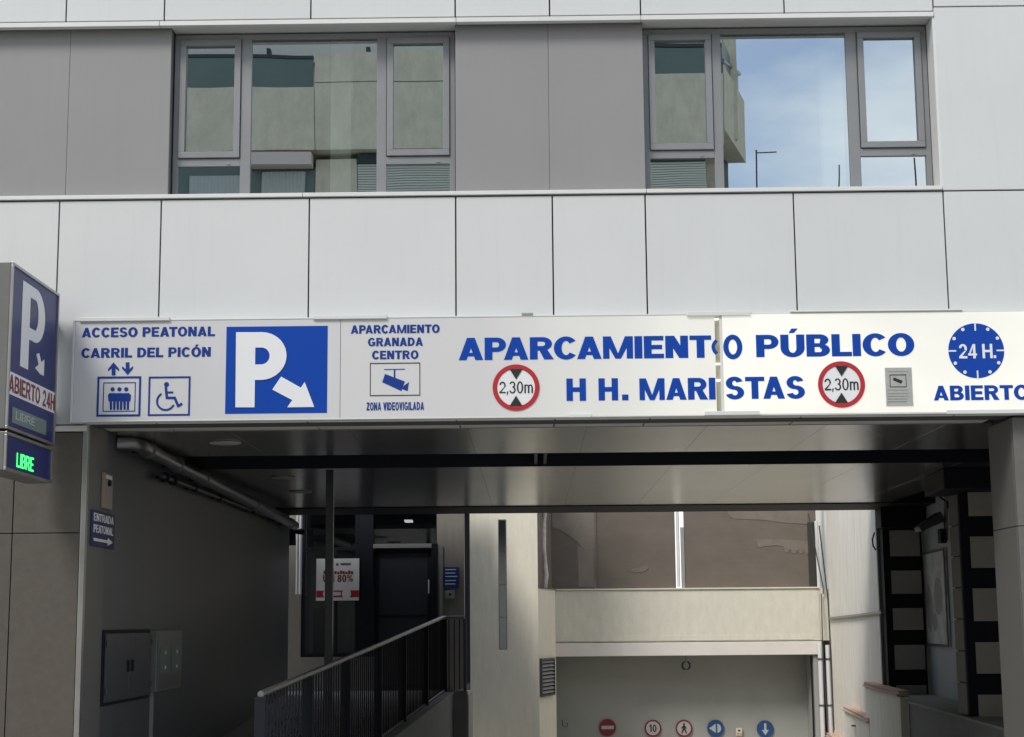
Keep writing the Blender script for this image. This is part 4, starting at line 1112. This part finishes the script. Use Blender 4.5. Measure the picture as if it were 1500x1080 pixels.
single('gate_hook', MB().tube([c_ + Vector((-.03, -.02, .1)), c_ + Vector((-.02, -.04, 0)), c_ + Vector((.06, -.04, -.03)), c_ + Vector((.07, -.04, .05))], .008, 6), M['black'], 'small black hook on the grey garage wall near its left edge', 'hook')

# ------------------------------------------------------------------ right courtyard wall
RW = Thing('courtyard_wall', 'tall white rendered wall along the right of the garage ramp', 'wall', (XR(YGa), YGa, -2))
def rpp(y0, y1, o0, o1): return [(XR(y0) + o0, y0), (XR(y0) + o1, y0), (XR(y1) + o1, y1), (XR(y1) + o0, y1)]
RW.part('wall', MB().prism(rpp(YR + .12, YGa + 6, .0, .3), -3, 5.6), M['white_wall'])
RFu = Vector((.0588, 1, 0)).normalized()
RF = Fr((XR(0), 0, 0), RFu)
def rq(px, py, o=.03):
    f = Fr((5.087 - o, 11.1, 0), (.086, 1, 0)); a, b = f.ab(px, py); return f.P(a, b, 0)
RW.part('conduit', MB().tube([rq(1214, 906), rq(1250, 902.5), rq(1292, 897)], .022, 8), M['zinc'])
# drain pipes at the corner
for (p0, p1, r_, mm, lb) in (((1198.5, 945), (1208, 1079), .045, 'wtube', 'left white drainpipe at the right corner of the garage'), ((1210, 945), (1219, 1075), .045, 'wtube', 'right white drainpipe at the right corner of the garage')):
    y_ = YGa - .1
    a = at(*p0, y_); b = at(*p1, y_)
    xm = (a.x + b.x) / 2
    t = Thing('drainpipe', lb, 'pipe', (xm, y_, b.z), 'white drainpipes at the garage corner')
    t.part('tube', MB().tube([(xm, y_, b.z - .6), (xm, y_, a.z)], r_, 12), M[mm])
    for z in (a.z - .28, a.z - 1.15): t.part('collar', MB().tube([(xm, y_, z), (xm, y_, z + .03)], r_ + .012, 12), M['zinc'])
gcorner = MB().box(gx(1203) + .003, gx(1217), YGa, YGa + .2, gz(940), gz(864))
GB.part('corner_pier', gcorner, M['parapet'])
single('black_cable', MB().tube([at(1184, 752, YGa - .06), at(1206, 862, YGa - .06), at(1206, 870, YGa - .06), at(1203, 870, YGa - .06), at(1205, 945, YGa - .16), at(1213, 1078, YGa - .17)], .012, 6), M['cabinet'], 'thin dark cable running down beside the white drainpipes', 'cable')
single('black_cable', MB().tube([at(1200, 770, YGa - .05), at(1213, 880, YGa - .05), at(1217, 960, YGa - .17), at(1223, 1070, YGa - .18)], .014, 6), M['cabinet'], 'dark cable right of the drainpipes along the wall corner', 'cable')
# stepped wall with terracotta coping
SWL = Thing('stepped_wall', 'stepped cream wall with terracotta coping going down along the ramp', 'wall', (XR(14) - .2, 14, -2))
steps = [((1266, 1000), (1310, 1013)), ((1236, 1034), (1272, 1055)), ((1209, 1075), (1240, 1092))]
for k, (pa, pb) in enumerate(steps):
    a = rq(*pa, .14); b = rq(*pb, .14)
    yb2, ya2 = max(a.y, b.y), min(a.y, b.y)
    zt = (a.z + b.z) / 2
    SWL.part('wall_block', MB().prism(rpp(ya2, yb2, -.13, -.002), -3, zt - .07), M['white_wall'])
    n = 5; dy = (yb2 - ya2) / n
    for i in range(n):
        SWL.part('coping_brick', MB().prism(rpp(ya2 + i * dy + .01, ya2 + (i + 1) * dy - .01, -.17, .0), zt - .058, zt - .035), M['brick'], .004)
        SWL.part('coping_brick', MB().prism(rpp(ya2 + i * dy + .01, ya2 + (i + 1) * dy - .01, -.15, .0), zt - .008, zt + .01), M['brick'], .004)
    SWL.part('mortar_bed', MB().prism(rpp(ya2, yb2, -.145, -.003), zt - .035, zt - .008), M['tanbrick'])
bq = rq(1249, 1064, .17)
single('wall_bracket', MB().box(bq.x - .02, bq.x + .12, bq.y - .1, bq.y + .02, bq.z, bq.z + .02).box(bq.x + .08, bq.x + .12, bq.y - .1, bq.y, bq.z - .14, bq.z), M['cabinet'], 'small grey metal bracket on the stepped wall', 'bracket')
# ------------------------------------------------------------------ right recess: board, floodlight, cables
BFm = Fr((XR(0) + XWo, 0, 0), RFu)
ba0, bb1 = BFm.ab(1347, 812); ba1, bb0 = BFm.ab(1394, 948)
if ba0 > ba1: ba0, ba1 = ba1, ba0
BO = Thing('notice_board', 'pale framed notice board hanging on the wall between the striped piers', 'notice board', tuple(BFm.P((ba0 + ba1) / 2, bb0, 0)))
nrm = -BFm.n if BFm.n.x > 0 else BFm.n
def bslab(a0, a1, b0, b1, c0, c1): return MB().slab(BFm.O, BFm.u, BFm.v, nrm, a0, a1, b0, b1, c0, c1)
BO.part('panel', bslab(ba0, ba1, bb0, bb1, .01, .03), mat('board_face', (.68, .68, .64), .5, 0, .35, 3, bump=0))
mb = MB()
for q in ((ba0, ba1, bb0, bb0 + .03), (ba0, ba1, bb1 - .03, bb1), (ba0, ba0 + .03, bb0 + .03, bb1 - .03), (ba1 - .03, ba1, bb0 + .03, bb1 - .03)): mb.slab(BFm.O, BFm.u, BFm.v, nrm, *q, .031, .05)
BO.part('frame', mb, M['zinc'])
mb = MB()
for (u0, v0, su, sv) in ((.3, .52, .16, .2), (.62, .4, .12, .26), (.45, .25, .1, .1)):
    cx_, cy_ = ba0 + (ba1 - ba0) * u0, bb0 + (bb1 - bb0) * v0
    n = 14
    pts = [BFm.O + BFm.u * (cx_ + su * (ba1 - ba0) * math.cos(6.283 * i / n) * random.uniform(.7, 1.1)) + BFm.v * (cy_ + sv * (bb1 - bb0) * math.sin(6.283 * i / n)) + nrm * .0315 for i in range(n)]
    mb.add(pts, [tuple(range(n))])
BO.part('drawing', mb, M['tile'])
fp = at(1382, 772, 8.2)
fxw = XR(8.2) + XWo
FL = Thing('floodlight', 'dark floodlight on a bracket arm beside the near striped pier', 'floodlight', tuple(fp))
h0 = at(1344, 776, 8.2); h1 = at(1378, 757, 8.2)
dd = (h1 - h0).normalized(); nn = Vector((-dd.z, 0, dd.x))
vs = []
for yy in (8.05, 8.35):
    for p_, e in ((h0, .035), (h1, .07)):
        for sg in (-1, 1):
            v = p_ + nn * e * sg; vs.append((v.x, yy, v.z))
FL.part('head', MB().add(vs, [(0, 1, 3, 2), (4, 6, 7, 5), (0, 4, 5, 1), (2, 3, 7, 6), (1, 5, 7, 3), (0, 2, 6, 4)]), M['cabinet'], .008)
FL.part('arm', MB().tube([h1, at(1384, 762, 8.2), at(1386, 790, 8.2)], .02, 8), M['black'])
FL.part('pole', MB().tube([at(1386, 718, 8.2), at(1386, 792, 8.2)], .028, 8), M['plastic'])
FL.part('driver_box', MB().box(at(1375, 790, 8.2).x, at(1384, 790, 8.2).x, 8.1, 8.25, at(1380, 796, 8.2).z, at(1380, 775, 8.2).z), M['black'], .005)
FL.part('wall_plate', MB().box(at(1386, 740, 8.2).x, fxw, 8.17, 8.23, at(1386, 745, 8.2).z, at(1386, 735, 8.2).z), M['black'])
single('loose_cable', MB().tube([at(1362, 690, 6), at(1364, 705, 6), at(1372, 724, 6), at(1386, 735, 6)], .012, 6), M['black'], 'loose black cable drooping under the ceiling near the floodlight', 'cable')
single('loose_cable', MB().tube([at(1281, 780, YR + .05), at(1278, 790, YR + .05), at(1279, 800, YR + .05), at(1283, 806, YR + .05)], .012, 6), M['black'], 'short looped cable at the left edge of the far striped pier', 'cable')

# ------------------------------------------------------------------ building across the street (seen mirrored in the windows)
YV = 17.5                                  # where its front appears behind the glass
def mir(px, py, Yv): p = at(px, py, Yv); return Vector((p.x, 2 * (YW + .02) - p.y, p.z))
YO = 2 * (YW + .02) - YV
def ox(p, py=160): return mir(p, py, YV).x
def oz(p, x=600): return mir(x, p, YV).z
OB = Thing('opposite_building', 'concrete apartment block across the street mirrored in the windows', 'building', (0, YO, 0))
def ob(name, x0, x1, y0, y1, z0, z1, m, par=None, label=None): return OB.part(name, MB().box(x0, x1, YO - y0, YO - y1, z0, z1), M[m], 0, par, label)
xE = ox(1060)
zp0, zp1 = oz(218), oz(118)
ob('wall', -16, xE, 1.2, 1.5, 0, oz(62), 'oppc')
ob('lower_front', -16, xE, 0.02, .4, 0, oz(300), 'oppc')
ob('balcony_parapet', -16, ox(460), 0, .25, zp0, oz(125), 'oppc')
ob('balcony_parapet', ox(461), ox(760), 0, .25, zp0, oz(76), 'oppc')
ob('parapet_joint', ox(461), ox(760), -.004, .0, oz(118.6), oz(117.6), 'oppdark')
ob('balcony_parapet', ox(761), xE, 0, .25, zp0 + .03, oz(112), 'oppc')
ob('balcony_slab', -16, xE, .26, 1.2, zp0, zp0 + .2, 'oppc')
ob('balcony_glass', -16, ox(458), .05, .1, oz(125), oz(82), 'oppgreen')
ob('top_rail', -16, ox(458), .03, .12, oz(81.5), oz(77), 'oppdark')
ob('balcony_glass', ox(765), xE, .05, .1, oz(111), oz(72), 'oppgreen')
ob('top_rail', ox(765), xE, .03, .12, oz(71), oz(66), 'oppdark')
ob('sky_strip_wall', -16, xE, 1.0, 1.3, oz(62), oz(20), 'oppwhite')  # white wall standing in for the bright strip of sky above the balconies
for p in (385, 532, 690): ob('loggia_post', ox(p), ox(p + 6), .4, .6, oz(76), oz(58), 'oppdark')
# lower storey
wn = ob('window', -16, ox(366), .3, .4, oz(300), oz(226), 'oppgreen')
ob('awning_case', ox(368), ox(456), -.15, .2, oz(242), oz(224), 'awning')
for i in range(14):
    x = ox(280) + i * (ox(356) - ox(280)) / 14; OB.part('curtain_fold', MB().tube([(x, YO - .26, oz(300)), (x, YO - .26, oz(250))], .06, 8), M['curtain'])
for i in range(12):
    x = ox(385) + i * (ox(445) - ox(385)) / 12; OB.part('curtain_fold', MB().tube([(x, YO - .26, oz(300)), (x, YO - .26, oz(246))], .06, 8), M['curtain'])
ob('window', ox(366), ox(458), .3, .4, oz(300), oz(243), 'oppgreen')
ob('infill', ox(459), ox(522), .3, .45, oz(300), oz(226), 'oppc')
sh = ob('shutter', ox(523), ox(1036), .36, .4, oz(300), oz(234), 'shutter')
z = oz(300)
while z < oz(236):
    o = OB.part('shutter_slat', MB().box(ox(523), ox(1036), YO - .34, YO - .30, z, z + .038), M['shutter'], 0, sh); z += .05
ob('shutter_box', ox(523), ox(1036), .25, .45, oz(234), oz(220), 'oppdark')
# chamfered corner with a balcony
def cpt(px, py, yv): p = mir(px, py, yv); return p
x0c = xE; x1c = mir(1091, 190, YV + 2.4).x; yc1 = 2 * (YW + .02) - (YV + 2.4)
OB.part('corner_parapet', MB().prism([(x0c + .01, YO), (x0c + .01, YO - 1.6), (x1c - 1.2, yc1), (x1c, yc1)], mir(1092, 239, YV + 2.4).z, mir(1092, 150, YV + 2.4).z), M['oppc'])
OB.part('corner_glass', MB().prism([(x0c + .03, YO - .1), (x0c + .03, YO - .16), (x1c - .2, yc1), (x1c - .12, yc1)], mir(1092, 149, YV + 2.4).z, mir(1085, 112, YV + 2.4).z), M['oppgreen'])
OB.part('corner_rail', MB().tube([(x0c, YO - .05, mir(1060, 86, YV).z), (x1c - .1, yc1, mir(1087, 108, YV + 2.4).z)], .05, 8), M['zinc'])
OB.part('corner_wall', MB().prism([(x0c - .02, YO - 1.3), (x0c - .02, YO - 1.7), (x1c - .35, yc1 - .5), (x1c - .35, yc1)], 0, mir(1078, 120, YV + 2.4).z), M['oppdark'])
OB.part('corner_upper_wall', MB().prism([(x0c - .5, YO - 1.1), (x0c - .5, YO - 2.9), (x0c + .2, YO - 2.9), (mir(1077, 60, YV + 1.1).x, YO - 1.1)], mir(1078, 180, YV).z, mir(1077, 20, YV).z), M['oppc'])
OB.part('roof', MB().box(-16, xE, YO - 9, YO - 1.3, oz(20), oz(20) + .2), M['oppc'])
OB.part('side_wall', MB().box(xE - .3, xE, YO - 9, YO - 1.6, 0, oz(62)), M['oppc'])
OB.part('rear_wall', MB().box(-16, xE, YO - 9.3, YO - 9, 0, oz(20)), M['oppc'])
for k, (px, pt_, cross) in enumerate(((1111, 220, 1), (1232, 243, 0), (1344, 232, 0))):
    Yv = 40
    b_ = mir(px, 330, Yv); a_ = mir(px - 1, pt_, Yv)
    an = Thing('aerial', ('rooftop aerial with a crossbar mirrored in the right window', 'short bare rooftop aerial mirrored near the right window mullion', 'thin rooftop aerial mirrored in the lower right pane')[k], 'aerial', tuple(b_), 'rooftop aerials mirrored in the right window')
    an.part('mast', MB().tube([b_ - Vector((0, 0, 3)), Vector((b_.x, b_.y, a_.z))], .03, 6), M['cabinet'])
    if cross:
        an.part('crossbar', MB().tube([Vector((b_.x, b_.y, a_.z - .1)), Vector((b_.x + .7, b_.y, a_.z - .1))], .022, 6), M['cabinet'])
lowh = MB().box(xE + 2.5, 26, -42, -36, 0, mir(1200, 330, 40).z - 2)
single('low_building', lowh, M['oppc'], 'low pale block farther along the street opposite, under the rooftop aerials', 'building')
